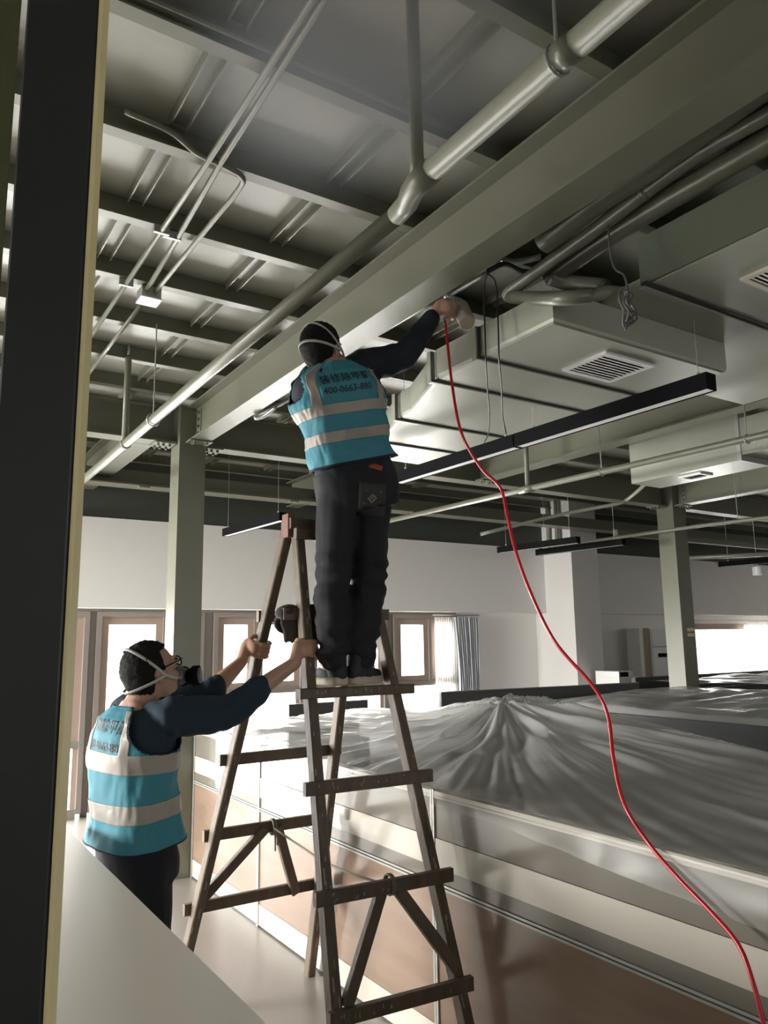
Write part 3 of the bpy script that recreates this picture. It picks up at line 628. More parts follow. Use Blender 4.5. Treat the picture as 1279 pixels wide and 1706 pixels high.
mb = MB(); mb.bar((4.15, 5.55, 0.6), (6.45, 5.30, 0.6), 0.04, 1.2); mb.build('screen', M['darkgrey'], t); MB().bar((4.15, 5.55, 1.205), (6.45, 5.30, 1.205), 0.05, 0.012).build('top_rail', M['greyband'], t)
t = thing('desk_partition', 'small grey low partition seen between the ladder rails below the window', 'partition', (2.9, 6.6, 0)); box_part('screen', M['darkgrey'], t, 3.2, 4.05, 6.6, 6.64, 0.02, 1.09)
def z4(x, y): return 1.13 - 0.10 * abs(y - 5.0) + 0.03 * noise.noise(V((x * 4, y * 4, 7)))
o = sheet_mesh([4.95 + 0.5 * i / 40 for i in range(41)], [4.4 + 1.6 * i / 80 for i in range(81)], z4).build('plastic_dust_sheet', M['plastic'], None, True, fix=False)
tag(o, 'crumpled plastic sheet in front of the grey low partition', 'plastic sheet')

# ================================================================= TABLE AND FOREGROUND POST
t = thing('counter_table', 'pale cream counter top filling the lower left corner', 'table', (-0.4, 2.0, 0))
box_part('table_top', M['top'], t, -2.2, 0.612, 0.78, 3.21, 0.965, 1.0)
box_part('table_body', M['white'], t, -2.15, 0.56, 0.83, 3.16, 0.0, 0.964)
t = thing('door_post', 'dark upright post with pale yellow edging in the left foreground', 'post', (0.1, 0.6, 0))
PX = V((0.100, 0.535, 0)); d = V((0.90, -0.436, 0)).normalized(); nrm = V((-d.y, d.x, 0))
mb = MB(); mb.bar(PX - d * 0.0275 + nrm * 0.009, PX - d * 0.0275 + nrm * 0.009 + V((0, 0, 3.2)), 0.051, 0.018, side=d); mb.build('post_board', M['board'], t)
mb = MB(); mb.bar(PX + nrm * 0.009, PX + nrm * 0.009 + V((0, 0, 3.2)), 0.003, 0.018, side=d); mb.build('edging', M['yellow'], t)
t = thing('wall_panel', 'olive green streaked panel at the upper left edge behind the dark post', 'panel', (0.03, 1.2, 0))
MB().bar((0.02, 1.2, 0), (0.02, 1.2, 3.4), 0.17, 0.02, side=(1, 0, 0)).build('board', M['olive'], t)

# ================================================================= LADDER
TL, TR = V((1.497, 3.07, 2.14)), V((1.83, 3.07, 2.14))
L1f, R1f = V((1.245, 3.75, 0)), V((1.94, 3.75, 0)); L2f, R2f = V((1.385, 2.42, 0)), V((1.93, 2.375, 0))
lad = thing('wooden_ladder', 'old dark wooden A-frame ladder with paint flecks that the worker stands on', 'ladder', (1.6, 3.07, 0))
rail = {}
for nm, a, b in (('L1', TL + V((-0.012, 0.028, 0.0)), L1f), ('R1', TR + V((0.03, 0.028, 0.0)), R1f), ('L2', TL + V((0.012, -0.028, 0)), L2f), ('R2', TR + V((0, -0.028, 0)), R2f)):
    MB().bar(a, b, 0.042, 0.055, side=(1, 0, 0), e=0.0).build('rail', M['oldwood'], lad); rail[nm] = (a, b)
def at(nm, z): a, b = rail[nm]; s = (a.z - z) / (a.z - b.z); return a.lerp(b, s)
def rung(n1, n2, z, off, e=0.06, w=0.028, h=0.05):
    p, q = at(n1, z), at(n2, z); o_ = V((0, off, 0)); MB().bar(p + o_, q + o_, w, h, side=(0, 1, 0), e=e).build('rung', M['oldwood'], lad)
rung('L2', 'R2', 1.45, -0.036, 0.07, 0.05, 0.04); rung('L2', 'R2', 1.105, -0.036, 0.07); rung('L2', 'R2', 0.745, -0.036, 0.06); rung('L2', 'R2', 0.39, -0.036, 0.04)
rung('L2', 'R2', 1.77, 0.036, 0.08)
rung('L1', 'R1', 1.13, 0.036, 0.05); rung('L1', 'R1', 0.79, 0.036, 0.04); rung('L1', 'R1', 0.46, 0.036, 0.05); rung('L1', 'R1', 1.77, 0.036, 0.03)
MB().bar(TL + V((-0.03, 0.0, 0.03)), TR + V((0.06, 0, 0.03)), 0.10, 0.05, side=(0, 1, 0)).build('top_cap', M['oldwood'], lad)
MB().bar(TL + V((-0.02, -0.07, -0.02)), TR + V((0.04, -0.07, -0.02)), 0.03, 0.05, side=(0, 1, 0)).build('rung', M['oldwood'], lad)
MB().box(TL.x - 0.035, TL.x - 0.005, TL.y - 0.03, TL.y + 0.03, TL.z - 0.03, TL.z + 0.075).build('hinge_block', mat('reddish_wood', (0.16, 0.06, 0.035), 0.6), lad)
def brace(p, q): MB().bar(p, q, 0.03, 0.045, side=(0, 1, 0)).build('brace', M['oldwood'], lad)
mid2 = (at('L2', 0.745) * 0.46 + at('R2', 0.745) * 0.54) + V((0, -0.02, 0))
brace(mid2 + V((-0.03, 0, -0.01)), at('L2', 0.41) + V((0.035, -0.025, 0.0))); brace(mid2 + V((0.03, 0, -0.01)), at('R2', 0.41) + V((-0.01, -0.02, 0.03)))
mid1 = (at('L1', 0.79) * 0.5 + at('R1', 0.79) * 0.5) + V((0, 0.02, 0))
brace(mid1 + V((-0.03, 0, 0)), at('L1', 0.50) + V((0.02, 0.02, 0.0))); brace(mid1 + V((0.03, 0, 0)), at('R1', 0.44) + V((-0.12, 0.02, 0.0)))
# paint flecks: one joined part
fk = MB()
for nm in ('L1', 'R1', 'L2', 'R2'):
    for k in range(26 if nm == 'L2' else 14):
        z = random.uniform(0.1, 2.05); p = at(nm, z) + V((random.uniform(-0.016, 0.016), -0.0285, 0)); l_ = random.uniform(0.004, 0.02) * (1.6 if z < 1 else 1)
        dd = (rail[nm][1] - rail[nm][0]).normalized(); fk.bar(p - dd * l_, p + dd * l_, random.uniform(0.002, 0.005), 0.002, side=(1, 0, 0))
for z in (1.45, 1.105, 0.745, 0.39):
    for k in range(9):
        s = random.uniform(-0.08, 1.08); p = at('L2', z).lerp(at('R2', z), s) + V((0, -0.036 - (0.026 if z > 1.4 else 0.0148), random.uniform(-0.014, 0.014)))
        fk.bar(p - V((0, 0, random.uniform(0.002, 0.009))), p + V((random.uniform(-0.004, 0.004), 0, 0.006)), 0.003, 0.0015, side=(1, 0, 0))
fo = fk.build('paint_flecks', M['fleck'], lad); fo['kind'] = 'stuff'
rp = MB(); k1 = mid1 + V((0, -0.03, 0.0)); k2 = mid2 + V((0, -0.02, 0.0))
rp.tube(cat_rom([k1, k1.lerp(k2, 0.25) + V((0, 0, -0.02)), k1.lerp(k2, 0.5) + V((0, 0, -0.035)), k1.lerp(k2, 0.75) + V((0, 0, -0.025)), k2], 6), 0.005, 8)
for c, r_ in ((mid1, 0.034), (mid1 + V((0.012, 0, 0)), 0.034), (mid2, 0.036), (mid2 + V((0.01, 0, 0)), 0.035)):
    rp.tube([c + V((0, (r_ - 0.002) * math.cos(2 * PI * i / 16), r_ * math.sin(2 * PI * i / 16))) for i in range(16)], 0.005, 7, closed=True)
rp.tube([mid1 + V((0.0, -0.04, 0)), mid1 + V((0.0, -0.045, -0.06)), mid1 + V((0.003, -0.04, -0.10))], 0.004, 7); rp.tube([mid1 + V((0.01, -0.04, 0)), mid1 + V((0.015, -0.04, -0.05)), mid1 + V((0.012, -0.045, -0.075))], 0.004, 7)
rp.build('rope', M['rope'], lad, True)
# gloves hung on the upper back rung
g = MB(); gp = at('L2', 1.78) + V((0.05, 0.07, -0.01))
for gx, tilt in ((-0.10, 0.25), (0.03, -0.35)):            # two limp gloves folded over the rung
    c = gp + V((gx, 0, 0.0)); dn = V((math.sin(tilt), 0.0, -math.cos(tilt))); sx = V((math.cos(tilt), 0, math.sin(tilt)))
    g.ell(c + V((0, -0.01, 0.012)), (sx, V((0, 1, 0)), dn), (0.055, 0.045, 0.03), 16, 12)
    for sy in (-0.035, 0.03): g.ell(c + dn * 0.035 + V((0, sy, 0)), (sx, V((0, 1, 0)), dn), (0.052, 0.014, 0.05), 16, 12)
    for k in range(4): g.cone(c + dn * 0.06 + sx * (-0.034 + 0.023 * k) + V((0, -0.035, 0)), c + dn * (0.105 + 0.008 * (k % 2)) + sx * (-0.045 + 0.03 * k) + V((0, -0.04, 0)), 0.013, 0.010, 10)
g.cone(gp + V((0.1, 0, 0.03)), gp + V((0.04, -0.02, 0.06)), 0.012, 0.008)
tag(remeshed(g, 'work_gloves', M['glove'], None, 0.008, 3), 'dark crumpled work gloves hung on the upper ladder rung', 'gloves')
# ================================================================= PEOPLE
KEY = [(-0.28, .150, .115), (-0.12, .168, .122), (0.0, .166, .118), (.18, .152, .105), (.40, .155, .110), (.62, .172, .118), (.78, .182, .112), (.88, .172, .095), (.94, .125, .078), (.985, .078, .066), (1.06, .060, .060)]
class Torso:
    def __init__(s, P, N, rb, rn, bow=0.0, wide=1.0):
        s.P = V(P); s.N = V(N); s.rb = V(rb).normalized(); s.rn = V(rn).normalized(); s.wide = wide
        u = (s.N - s.P).normalized(); f = u.cross(s.rb.lerp(s.rn, .5)).normalized(); s.M = (s.P + s.N) / 2 - f * bow; s.L = (s.N - s.P).length
    def frame(s, t):
        a = 2 * (s.M) - (s.P + s.N) / 2      # bezier control
        c = s.P * (1 - t) ** 2 + a * 2 * t * (1 - t) + s.N * t * t
        u = ((a - s.P) * 2 * (1 - t) + (s.N - a) * 2 * t).normalized(); tt = max(0, min(1, t))
        r = s.rb.lerp(s.rn, tt); r = (r - u * r.dot(u)).normalized(); return c, r, u.cross(r), u
    def dims(s, t):
        if t <= KEY[0][0]: return KEY[0][1] * s.wide, KEY[0][2]
        for (a, w1, d1), (b, w2, d2) in zip(KEY, KEY[1:]):
            if t <= b: q = (t - a) / (b - a); q = q * q * (3 - 2 * q) * 0.5 + q * 0.5; return (w1 + (w2 - w1) * q) * s.wide, d1 + (d2 - d1) * q
        return KEY[-1][1], KEY[-1][2]
    def pt(s, th, t, off=0.0, flare=0.0):
        c, r, f, u = s.frame(t); w, d = s.dims(t); w += off + flare; d += off + flare; e = 2 / 2.5
        cx, sx = math.cos(th), math.sin(th)
        return c + r * (math.copysign(abs(cx) ** e, cx) * w) + f * (math.copysign(abs(sx) ** e, sx) * d)
    def loft(s, mb, t0, t1, off, n=30, m_=26):
        mb.loft([[s.pt(2 * PI * k / n, t0 + (t1 - t0) * i / m_, off) for k in range(n)] for i in range(m_ + 1)])
def limb(mb, pts, rs):
    for i in range(len(pts) - 1): mb.cone(pts[i], pts[i + 1], rs[i], rs[i + 1], 16)
def grip(mb, c, axis, e1, wrist, r=0.03, flip=1, sc=1.0):
    c = V(c); axis = V(axis).normalized(); e1 = V(e1); e1 = (e1 - axis * e1.dot(axis)).normalized(); e2 = axis.cross(e1) * flip
    pc = c + e1 * (r + 0.016) - e2 * 0.02
    mb.ell(pc, (axis, e2, e1), (0.041 * sc, 0.046 * sc, 0.017 * sc), 18, 12)
    mb.cone(pc - e2 * 0.02, V(wrist), 0.024 * sc, 0.026 * sc); mb.cone(pc - e2 * 0.02 + axis * 0.015, V(wrist), 0.018 * sc, 0.022 * sc)
    for k, (ln, rr) in enumerate(((0.92, .0088), (1.0, .0092), (1.04, .0094), (0.97, .0090))):
        o_ = axis * ((k - 1.5) * 0.0205 * sc); pr = None
        for a in (10, 50 * ln, 95 * ln, 140 * ln, 175 * ln):
            a = math.radians(a); R = r + 0.010; p = c + o_ + e1 * (R * math.cos(a)) + e2 * (R * math.sin(a) + 0.004)
            if pr is not None: mb.cone(pr, p, rr * sc, rr * 0.95 * sc, 10)
            pr = p
    pr = None
    for a, o_ in ((-150, .0), (0, 0), (0, 0)): pass
    for u_, v_, w_ in ((0.008, -0.045, 0.022), (0.004, -0.030, 0.036), (-0.012, -0.034, 0.044), (-0.034, -0.026, 0.047)):
        p = c + e1 * (r + u_) + e2 * (v_ * (r + 0.012) / 0.042) + axis * w_ * sc
        if pr is not None: mb.cone(pr, p, .0115 * sc, .0105 * sc, 10)
        pr = p
def open_hand(mb, wrist, d, pn, side, curl=0.35, sc=1.0):
    """relaxed hand: d = pointing direction, pn = back-of-hand normal, side = thumb side"""
    wrist = V(wrist); d = V(d).normalized(); pn = V(pn); pn = (pn - d * pn.dot(d)).normalized(); sd = d.cross(pn) * side
    pc = wrist + d * 0.05; mb.ell(pc, (sd, d, pn), (0.040 * sc, 0.052 * sc, 0.016 * sc), 18, 12); mb.cone(wrist, pc, 0.025 * sc, 0.02 * sc)
    for k, ln in enumerate((0.070, 0.079, 0.073, 0.058)):
        p = wrist + d * 0.088 * sc + sd * ((1.5 - k) * 0.0205 * sc); dd = d.copy()
        for j, q in enumerate((0.45, 0.30, 0.25)):
            a = curl * (0.6 + 0.5 * j); dd = (dd * math.cos(a) - pn * math.sin(a)).normalized(); p2 = p + dd * ln * q * sc; mb.cone(p, p2, .0090 * sc, .0083 * sc, 10); p = p2
    p = wrist + d * 0.02 + sd * 0.02
    for v_ in ((0.030, 0.026, 0.0), (0.026, 0.014, -0.012), (0.024, 0.004, -0.010)):
        p2 = p + d * v_[0] + sd * v_[1] + pn * v_[2]; mb.cone(p, p2, .012 * sc, .010 * sc, 10); p = p2
def head_shapes(mb, c, f, u):
    f = V(f).normalized(); u = V(u); u = (u - f * u.dot(f)).normalized(); r = f.cross(u); L = lambda a, b, z: c + r * a + f * b + u * z; A = (r, f, u)
    mb.ell(L(0, -0.008, 0.012), A, (.076, .096, .092), 26, 18); mb.ell(L(0, .030, -.040), A, (.062, .062, .080), 22, 16)
    mb.ell(L(0, .052, -.092), A, (.034, .030, .024), 16, 12); mb.ell(L(0, .02, -.075), A, (.056, .055, .035), 18, 12)
    mb.cone(L(0, .094, -.005), L(0, .112, -.042), .010, .014, 10); mb.ell(L(0, .100, -.044), A, (.018, .012, .010), 12, 8)
    for s_ in (-1, 1):
        mb.ell(L(s_ * .078, -.006, -.022), A, (.009, .019, .032), 14, 10); mb.ell(L(s_ * .084, -.012, -.012), A, (.006, .015, .020), 12, 8)
        mb.ell(L(s_ * .032, .082, -.002), A, (.017, .012, .011), 12, 8); mb.ell(L(s_ * .032, .082, .020), A, (.022, .014, .007), 12, 8); mb.ell(L(s_ * .045, .062, -.045), A, (.020, .022, .020), 12, 8)
    mb.ell(L(0, .088, -.072), A, (.024, .010, .006), 12, 8); mb.ell(L(0, .086, -.081), A, (.021, .010, .006), 12, 8)
    return L, A
def hair_mesh(L, A, t, name='hair', low=-0.085, seed=0, puff=1.0):
    mb = MB(); n = 72; m_ = 48; vs = []; fs = []
    for i in range(m_ + 1):
        th = PI * i / m_
        for k in range(n):
            ph = 2 * PI * k / n; x, y, z = math.sin(th) * math.cos(ph), math.sin(th) * math.sin(ph), math.cos(th)
            # face opening: in front and below the hair line; nape line at the back
            face = smooth(0.30, 0.52, y) * (1 - smooth(0.42, 0.62, z)); side = (1 - smooth(-0.30, -0.18, z)) * smooth(-0.25, 0.05, y); nape = 1 - smooth(-0.95, -0.80, z)
            cut = max(face, side, nape); q = (1.0 - 0.34 * cut)
            q += (1 - cut) * (0.030 * noise.noise(V((x * 7 + seed, y * 7, z * 7))) + 0.03 * noise.noise(V((x * 22 + seed, y * 22, z * 22)))) * puff
            vs.append(L(x * .086 * q, -0.012 + y * .107 * q, 0.010 + z * (.106 + (.022 * smooth(0.0, -0.5, z) * smooth(0.1, -0.5, y))) * q))
    fs = [(i * n + k, (i + 1) * n + k, (i + 1) * n + (k + 1) % n, i * n + (k + 1) % n) for i in range(m_) for k in range(n)]
    mb.add(vs, fs); return mb.build(name, M['hair'], t, True)
def strap_ring(L, t, v, name='mask_strap', tail=True):
    mb = MB(); pts = []
    if tail: pts += [L(.060, .088, -.066), L(.078, .050, -.052)]
    b = (.012, -.030)
    for i in range(17):
        a = PI * i / 16; pts.append(L(.094 * math.cos(a), b[0] + v[0] * math.sin(a), b[1] + v[1] * math.sin(a)))
    if tail: pts += [L(-.078, .050, -.052), L(-.060, .088, -.066)]
    P = cat_rom(pts, 3); rings = []
    cen = L(0, 0, 0)
    for i, p in enumerate(P):
        tg = (P[min(i + 1, len(P) - 1)] - P[max(0, i - 1)]).normalized(); o_ = (p - cen); o_ = (o_ - tg * o_.dot(tg)).normalized(); w_ = tg.cross(o_)
        rings.append([p + w_ * .0055 + o_ * .0015, p - w_ * .0055 + o_ * .0015, p - w_ * .0055 - o_ * .0015, p + w_ * .0055 - o_ * .0015])
    mb.loft(rings); return mb.build(name, M['strap'], t, True)
def vest(T, t, folds, hem=-0.17, hole=(0.80, 0.185, 0.92), bands=((.075, .165), (.335, .425)), vlat=(.60, .86), lsc=1.0):
    N_, K = 150, 110
    def shape(th, s_, extra=0.0):
        fl = 0.016 + 0.022 * smooth(0.55, -0.1, s_) + extra
        p = T.pt(th, s_, fl * (1 - smooth(0.9, 0.99, s_) * 0.6)); c = T.frame(s_)[0]; n_ = (p - c).normalized()
        return p + n_ * folds(th, s_)
    def in_hole(th, s_, g=1.0):
        d0 = abs((th + PI) % (2 * PI) - PI); d1 = abs(th % (2 * PI) - PI); dd = min(d0, d1); g *= lsc if d1 < d0 else 1.0
        return (dd / (hole[2] * g)) ** 2 + ((s_ - hole[0]) / (hole[1] * g)) ** 2 < 1
    top = 0.985
    def grid(name, mt, test, extra, solid, n_=N_, k_=K, s0=hem, s1=top, snap=False):
        vs = []; fs = []; used = {}
        def vid(i, k):
            key = (i, k % n_)
            if key not in used:
                used[key] = len(vs); th = 2 * PI * (k % n_) / n_; s_ = s0 + (s1 - s0) * i / k_
                q = (th + PI / 2) % PI - PI / 2; g = math.sqrt((q / hole[2]) ** 2 + ((s_ - hole[0]) / hole[1]) ** 2) / (lsc if math.cos(th) < 0 else 1.0)
                if snap and 0.80 < g < 1.0: th += q / g - q; s_ = hole[0] + (s_ - hole[0]) / g      # clean armhole edge
                vs.append(shape(th, s_, extra))
            return used[key]
        for i in range(k_):
            for k in range(n_):
                th = 2 * PI * (k + .5) / n_; s_ = s0 + (s1 - s0) * (i + .5) / k_
                if test(th, s_): fs.append((vid(i, k), vid(i, k + 1), vid(i + 1, k + 1), vid(i + 1, k)))
        o = MB().add(vs, fs).build(name, mt, t, True, fix=False)
        if solid: md = o.modifiers.new('s', 'SOLIDIFY'); md.thickness = solid; md.offset = 0
        return o
    vb = grid('vest', M['vest'], lambda th, s_: not in_hole(th, s_), 0, 0.003, snap=True)
    for sg in (1, -1):
        grid('vest_binding', M['vest_trim'], lambda th, s_: math.cos(th) * sg > 0 and in_hole(th, s_, 1.06) and not in_hole(th, s_), 0.0008, 0.005, snap=True)
    grid('vest_hem', M['vest_trim'], lambda th, s_: s_ < hem + 0.012, 0.0008, 0.005)
    def d_side(th): return abs((th % (2 * PI)) - 1.5 * PI)       # distance from the back centre
    def tape(th, s_):
        if in_hole(th, s_, 1.06): return False
        if any(a < s_ < b for a, b in bands): return True
        lat = abs(math.cos(th)) ** 0.8
        return bands[1][1] <= s_ < .965 and vlat[0] < lat < vlat[1]
    tb = grid('reflective_tape', M['tape'], tape, 0.0035, 0.0015, 260, 180)
    return vb, tb
def cast_text(lines, T, t, target, size, t_top, bv, uoff=0.0, rows=0.075, name='vest_print'):
    cur = bpy.data.curves.new('txt', 'FONT'); vsall = []; fsall = []
    for li, (txt, sz, sp) in enumerate(lines):
        cur.body = txt; cur.size = sz; cur.align_x = 'CENTER'; cur.space_character = sp; cur.offset = 0.0004; cur.resolution_u = 3
        ob = bpy.data.objects.new('txt', cur); col.objects.link(ob); bpy.context.view_layer.update(); me = evaluated(ob)
        bm = bmesh.new(); bm.from_mesh(me); bmesh.ops.triangulate(bm, faces=bm.faces)
        for _ in range(2):
            le = [e_ for e_ in bm.edges if e_.calc_length() > 0.012]
            if le: bmesh.ops.subdivide_edges(bm, edges=le, cuts=1); bmesh.ops.triangulate(bm, faces=bm.faces)
        s_ = t_top - li * rows / T.L; k = len(vsall); c, r, f, u = T.frame(s_)
        bad = set()
        for i, v in enumerate(bm.verts):
            o_ = c + r * (v.co.x + uoff) + u * v.co.y - f * 0.4; hit = bv.ray_cast(o_, f, 0.8)
            if hit[0] is None: bad.add(i); vsall.append(o_ + f * 0.3)
            else: vsall.append(hit[0] - f * 0.0032)
        bm.verts.index_update()
        fsall += [tuple(v.index + k for v in p.verts) for p in bm.faces if not any(v.index in bad for v in p.verts)]
        bm.free(); bpy.data.objects.remove(ob)
    return MB().add(vsall, fsall).build(name, M['ink'], t, fix=False)
def shoe(t, heel, toe, z, up_=V((0, 0, 1))):
    h = V(heel); q = V(toe); h.z = q.z = z; d = (q - h).normalized(); s_ = d.cross(up_); Ln = 0.285; h = h - d * 0.03
    prof = [(0, .030, .0), (.03, .036, 0), (.10, .034, 0), (.17, .043, 0), (.22, .046, 0), (.26, .038, .004), (.285, .020, .010)]
    rings = []
    for x, w_, lift in prof:
        wob = 0.006 * math.sin(x * 60); rings.append([h + d * x + s_ * (w_ * a) + up_ * b for a, b in ((1, lift + .002), (1.08, .020 + wob), (.98, .040 + wob), (-.98, .040 + wob), (-1.08, .020 + wob), (-1, lift + .002), (-.8, lift), (.8, lift))])
    so = MB().loft(rings)
    mb = MB(); ax = (s_, d, up_)
    mb.ell(h + d * .045 + up_ * .055, ax, (.038, .050, .048)); mb.ell(h + d * .12 + up_ * .050, ax, (.038, .075, .042)); mb.ell(h + d * .205 + up_ * .038, ax, (.042, .075, .028)); mb.cone(h + d * .05 + up_ * .07, h + d * .055 + up_ * .115, .042, .040)
    sh = remeshed(mb, 'shoe', M['shoe'], t, 0.007, 3)
    so2 = so.build('sole', M['sole'], sh, True); md = so2.modifiers.new('b', 'SUBSURF'); md.levels = 1; md.render_levels = 1
    lc = MB()
    for k in range(4):
        p = h + d * (.095 + .022 * k) + up_ * (.098 - .012 * k); lc.tube([p - s_ * .022, p + up_ * .006, p + s_ * .022], .0025, 6)
    lc.build('laces', M['shirt_blue'], sh)
def person(name, label, J, T, hips, shirt, trouser, sleeve, rs=(.056, .045, .039, .029)):
    t = thing(name, label, 'person', J['base'])
    hc = V(J['head']); f = V(J['hf']); u = V(J['hu'])
    b = MB(); L, A = head_shapes(b, hc, f, u)
    nb = T.frame(1.0)[0]; b.cone(nb - T.frame(1.0)[3] * .03, L(0, -.022, -.055), .062, .054); T.loft(b, -.2, 1.02, -.014)
    for s_ in ('R', 'L'):
        sh, el, wr = V(J['sh' + s_]), V(J['el' + s_]), V(J['wr' + s_]); m1 = el.lerp(wr, .3)
        limb(b, [sh, el, m1, wr], [.048, .040, .040, .026])
        hp, kn, an = V(J['hip' + s_]), V(J['kn' + s_]), V(J['an' + s_]); cf = kn.lerp(an, .3)
        limb(b, [hp, kn, cf, an], [.074, .050, .052, .036]); b.cone(an - V((0, 0, .02)), an.lerp(V(J['toe' + s_]) + V((0, 0, .035)), .6), .028, .020)
    for h_ in J['hands']: h_[0](b, *h_[1:])
    body = remeshed(b, 'body', M['skin'], t, 0.0048, 3)
    # trousers
    tr = MB(); T.loft(tr, -.26, .10, .004)
    for s_ in ('R', 'L'):
        hp, kn, an = V(J['hip' + s_]), V(J['kn' + s_]), V(J['an' + s_]); limb(tr, [hp, hp.lerp(kn, .5), kn, kn.lerp(an, .5), an + V((0, 0, .015))], [.092, .086, .077, .074, .064])
    ks = [V(J['knR']), V(J['knL'])]; an = [V(J['anR']), V(J['anL'])]
    def tf(p, q):
        z = p.z; d = 0.004 * noise.noise(p * 9) + 0.006 * noise.noise(V((p.x * 20, p.y * 20, z * 5)))
        dk = min((p - k).length for k in ks); d += math.exp(-(dk / .14) ** 2) * (0.026 * noise.noise(V((p.x * 7, p.y * 7, z * 24))) + 0.003 * math.sin(z * 90 + 9 * noise.noise(p * 7)))
        da = min((p - k).length for k in an); d += math.exp(-(da / .15) ** 2) * (0.026 * noise.noise(V((p.x * 9 + 5, p.y * 9, z * 30))) + 0.004 * math.sin(z * 110 + 8 * noise.noise(p * 8))); return d
    tro = remeshed(tr, 'trousers', M[trouser], t, 0.008, 5, tf)
    # shirt
    s2 = MB(); T.loft(s2, -.02, .97, .003)
    for s_ in ('R', 'L'):
        sh, el, wr = V(J['sh' + s_]), V(J['el' + s_]), V(J['wr' + s_]); k = sleeve[s_]
        end = el.lerp(wr, k); lo = V((0, 0, -.012))
        limb(s2, [T.frame(.80)[0].lerp(sh, .55), sh, sh.lerp(el, .5) + lo, el + lo, end], [.080, .078, .072, rs[1] + .019, rs[2] + (.014 if k < .6 else .004)])
    def sf(p, q): return 0.006 * noise.noise(V((p.x * 14, p.y * 14, p.z * 9))) + 0.004 * math.sin(p.x * 90 + 7 * noise.noise(p * 7)) * 0.6
    sho = remeshed(s2, 'shirt', M[shirt], t, 0.008, 5, sf)
    return t, L, A, body, tro, sho

# ---- worker on the ladder
P1, N1 = V((1.696, 2.850, 2.353)), V((1.566, 2.830, 2.865))
rb1 = V((0.97, -0.16, 0.14)); rn1 = V((0.93, -0.10, 0.36))
T1 = Torso(P1, N1, rb1, rn1, 0.0, 1.10)
fw1 = V((0.12, 0.98, 0.25)).normalized()
W1 = dict(base=(1.62, 2.85, 1.478), head=(1.537, 2.860, 2.936), hf=(0.88, 0.45, 0.20), hu=(-0.20, -0.12, 1),
    shR=(1.740, 2.800, 2.878), elR=(1.862, 2.700, 2.920), wrR=(1.960, 2.600, 3.084), shL=(1.546, 2.950, 2.815), elL=(1.767, 3.100, 2.731), wrL=(1.890, 3.180, 2.927),
    hipR=(1.789, 2.860, 2.323), hipL=(1.611, 2.860, 2.293), knR=(1.763, 2.860, 1.920), knL=(1.592, 2.870, 1.902), anR=(1.696, 2.820, 1.584), anL=(1.563, 2.820, 1.582),
    toeR=(1.879, 2.980, 1.483), toeL=(1.575, 2.980, 1.489))
gun_c = V((2.022, 2.565, 3.113)); gax = V((0.15, -0.25, 1)).normalized()
W1['hands'] = [(grip, gun_c, gax, (-0.75, -0.55, 0.1), W1['wrR'], 0.017, 1, 0.98), (open_hand, W1['wrL'], (0.3, 0.3, 0.9), (0, 1, 0.2), 1, 0.5)]
t1, L1_, A1_, b1, tr1, s1 = person('person', 'worker in a turquoise vest and black jeans standing on the ladder, spraying the ceiling', W1, T1, None, 'shirt', 'jeans', dict(R=.93, L=.93))
hair_mesh(L1_, A1_, t1, seed=3); strap_ring(L1_, t1, (-.139, .045)); strap_ring(L1_, t1, (-.092, .130))
def mask(L, A, t):
    mb = MB(); mb.ell(L(0, .100, -.062), A, (.044, .034, .040), 20, 14); mb.cone(L(0, .10, -.06), L(0, .145, -.068), .030, .020)
    mk = remeshed(mb, 'respirator', M['mask'], t, .005, 3)
    for s_ in (-1, 1):
        a = L(s_ * .040, .118, -.072); b = L(s_ * .072, .150, -.080)
        c = MB(); c.tube([a, a.lerp(b, .45), a.lerp(b, .46), b, b + (b - a) * .02], [.030, .034, .040, .040, .034], 24); c.build('filter_cartridge', M['black'], mk, True)
        c = MB(); c.tube([b, b + (b - a).normalized() * .004], [.030, .030], 20); c.build('cartridge_cap', M['mask'], mk, True)
    return mk
mask(L1_, A1_, t1)
def folds1(th, s_):
    return (0.017 * noise.noise(V((math.cos(th) * 2.2, math.sin(th) * 2.2, s_ * 5 + 3))) + 0.007 * math.sin(9 * s_ + 4 * math.cos(th) + 3 * noise.noise(V((math.cos(th), math.sin(th), s_ * 3))))
            + 0.006 * noise.noise(V((math.cos(th) * 7 + 4, math.sin(th) * 7, s_ * 11))))
vb1, tb1 = vest(T1, t1, folds1, hem=0.13, hole=(0.82, 0.20, 0.80), bands=((.315, .40), (.535, .62)), vlat=(.66, .82), lsc=.62)
bv1 = bvh_of([vb1])
cast_text([('装修除甲醛', 0.0445, 1.08), ('400-0663-880', 0.039, 1.0)], T1, t1, vb1, 0.05, 0.79, bv1, -0.010, 0.047)
# back pocket with print and orange patch on the jeans
bt1 = bvh_of([tr1])
def patch(c, w, h, rot, mt, name, t, bv, out=0.004, n=8, dirn=V((0, 1, 0)), rgt=V((1, 0, 0))):
    c = V(c); upv = V((0, 0, 1)); vs = []; cr, sr = math.cos(rot), math.sin(rot)
    for j in range(n + 1):
        for i in range(n + 1):
            a = (i / n - .5) * w; b = (j / n - .5) * h; o_ = c + rgt * (a * cr - b * sr) + upv * (a * sr + b * cr) - dirn * .35; hit = bv.ray_cast(o_, dirn, .8)
            vs.append((hit[0] if hit[0] is not None else o_ + dirn * .30) - dirn * out)
    fs = [(j * (n + 1) + i, j * (n + 1) + i + 1, (j + 1) * (n + 1) + i + 1, (j + 1) * (n + 1) + i) for j in range(n) for i in range(n)]
    o = MB().add(vs, fs).build(name, mt, t, True, fix=False); md = o.modifiers.new('s', 'SOLIDIFY'); md.thickness = .002; return o
